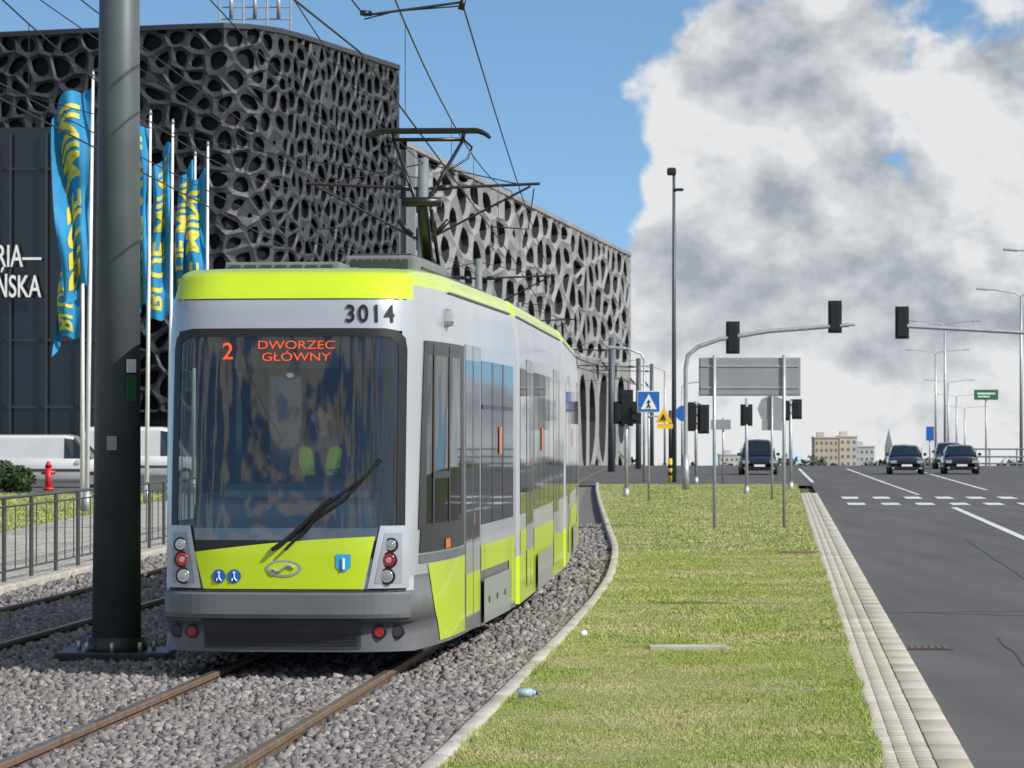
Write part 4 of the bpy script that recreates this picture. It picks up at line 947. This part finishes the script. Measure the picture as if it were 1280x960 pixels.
def lamp(x,d,H,arms,r=.09):
    zb=fall(d); g=group('street_lamp',(x,d,zb)); cyl('pole',(x,d,zb-.3),(x,d,H-.4),r,r*.6,GALV,g,12)
    for a in arms:
        s_=1 if a>0 else -1
        tube('arm',[(x,d,H-.5),(x+a*.12,d,H-.25),(x+a*.8,d,H-.02),(x+a,d,H)],.045,GALV,g)
        box('luminaire',(x+a+s_*.25,d,H+.01),(.75,.28,.13),GALV,g,bev=.04,ry=-s_*.08)
lamp(38.6,321,11.9,(-2.6,2.6),.14); lamp(32.1,227,11.0,(-2.2,2.4),.12); lamp(27.2,180,11.1,(-2.0,2.0)); lamp(50.6,430,11.8,(-3,3.4),.16); lamp(63,520,9.5,(-3,3.2),.18); lamp(79,640,8.7,(-3,4),.2)
lamp(88,700,7,(-3,4),.2);lamp(14,330,8.0,(-1.5,),.12); lamp(17,360,7.0,(1.5,),.12);lamp(5.5,150,5.5,(-.9,),.06)
lamp(17.4,34,12.0,(-2.0,2.0),.10)
g=group('direction_sign',(39.5,300,0)); box('board',(39.5,300,5.1),(2.0,.1,.85),mat('green_sign',(.02,.16,.07),.5),g); cyl('post',(39.5,300.1,-2),(39.5,300.1,5.2),.08,.08,GALV,g); box('text_bar',(39.5,299.93,5.2),(1.5,.02,.14),WHITE,g);box('text_bar_2',(39.3,299.93,4.95),(1.0,.02,.12),WHITE,g)
g=group('bridge_railing',(30,205,0)); tube('top_rail',[[(26.5,212,z),(40,205,z)] for z in (1.0,.55,.15)],.05,GALV,g); tube('posts',[[(26.5+1.5*i,212-.78*i,-.2),(26.5+1.5*i,212-.78*i,1.0)] for i in range(9)],.05,GALV,g)
g=group('blue_direction_board',(26,230,0)); box('board',(26.7,230,1.9),(.5,.05,.9),BLUE,g); cyl('post',(26.7,230.1,-.5),(26.7,230.1,2.2),.05,.05,GALV,g)
g=group('fire_hydrant',(-16.6,129,0)); HR=mat('hydrant_red',(.5,.02,.02),.4)
cyl('barrel',(-16.6,129,-.1),(-16.6,129,.75),.13,.11,HR,g); cyl('bonnet',(-16.6,129,.75),(-16.6,129,.95),.14,.05,HR,g); cyl('outlet',(-16.85,129,.55),(-16.35,129,.55),.07,.07,HR,g); cyl('flange',(-16.6,129,-.1),(-16.6,129,.02),.19,.19,HR,g)
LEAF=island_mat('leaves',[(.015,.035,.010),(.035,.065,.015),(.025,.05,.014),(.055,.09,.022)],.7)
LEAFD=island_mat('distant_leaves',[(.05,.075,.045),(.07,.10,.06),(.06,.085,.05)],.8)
def leaves(name,blobs,n,size,m_=LEAF):
    bl=np.array(blobs); wts=bl[:,3]*bl[:,4]*bl[:,5]; idx=rng.choice(len(bl),n,p=wts/wts.sum()); b=bl[idx]
    v=rng.normal(size=(n,3)); v/=np.linalg.norm(v,axis=1)[:,None]; rr=rng.random(n)**.35
    c=b[:,:3]+v*b[:,3:6]*rr[:,None]; a=rng.normal(size=(n,3)); a/=np.linalg.norm(a,axis=1)[:,None]; u=np.cross(a,v); u/=np.linalg.norm(u,axis=1)[:,None]+1e-6
    s=size*rng.uniform(.5,1.3,n)[:,None]; P=np.stack([c-a*s,c+u*s*.6,c+a*s,c-u*s*.6],1)
    return np_mesh(name,P.reshape(-1,3),np.arange(n*4).reshape(n,4),m_)
leaves('hedge',[(-26+i*.55+random.uniform(-.2,.2),126+random.uniform(-.8,.8),.4+random.uniform(-.1,.2),.6,.8,.55) for i in range(17)],16000,.09)
leaves('shrubs',[(-9.6+i*.5,118+random.uniform(-1,1),.1+random.uniform(0,.3),.5,.6,.4) for i in range(6)],4000,.08)
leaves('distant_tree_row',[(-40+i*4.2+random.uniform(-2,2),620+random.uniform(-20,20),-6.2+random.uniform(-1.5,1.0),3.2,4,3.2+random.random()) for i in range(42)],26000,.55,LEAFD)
WND=mat('hazed_window',(.14,.15,.17),.3)  # pane colour kept pale: distance haze is painted into it
def block(name,x0,x1,d,zt,col,fl,nw,dep=14):
    zb=fall(d)-.5; g=group(name,((x0+x1)/2,d,zb)); MT=mat(name+'_hazed_wall',col,.8,0,.1,.1); box('walls',((x0+x1)/2,d+dep/2,(zb+zt)/2),(x1-x0,dep,zt-zb),MT,g)
    box('parapet',((x0+x1)/2,d+dep/2,zt+.3),(x1-x0+.6,dep+.6,.6),MT,g)
    for j in range(fl):
        for i in range(nw):
            xx=x0+(i+.5)*(x1-x0)/nw; box('window',(xx,d-.05,zt-2.0-j*3),((x1-x0)/nw*.40,.1,1.2),WND,g)
    box('stair_head',((x0*.7+x1*.3),d+dep/2,zt+1.4),(3,4,2.2),MT,g); return g
block('apartment_block',126,136,1500,-.6,(.46,.39,.32),6,5); block('apartment_block',136.6,144,1502,-.2,(.50,.44,.38),6,3); block('office_building',146.5,155,1540,-4.5,(.45,.46,.48),4,4); block('housing_block',98,112,1700,-9,(.5,.48,.46),3,6)  # wall colours lightened to paint in the distance haze
g=group('church_tower',(159,1520,-18)); box('tower',(159,1520,-10),(3,3,12),mat('brick_dark',(.25,.20,.18),.8),g)
mesh_obj('spire',[(157.5,1518.5,-4),(160.5,1518.5,-4),(160.5,1521.5,-4),(157.5,1521.5,-4),(159,1520,3.5)],[(0,1,4),(1,2,4),(2,3,4),(3,0,4)],mat('spire_slate',(.16,.19,.21),.6),g)
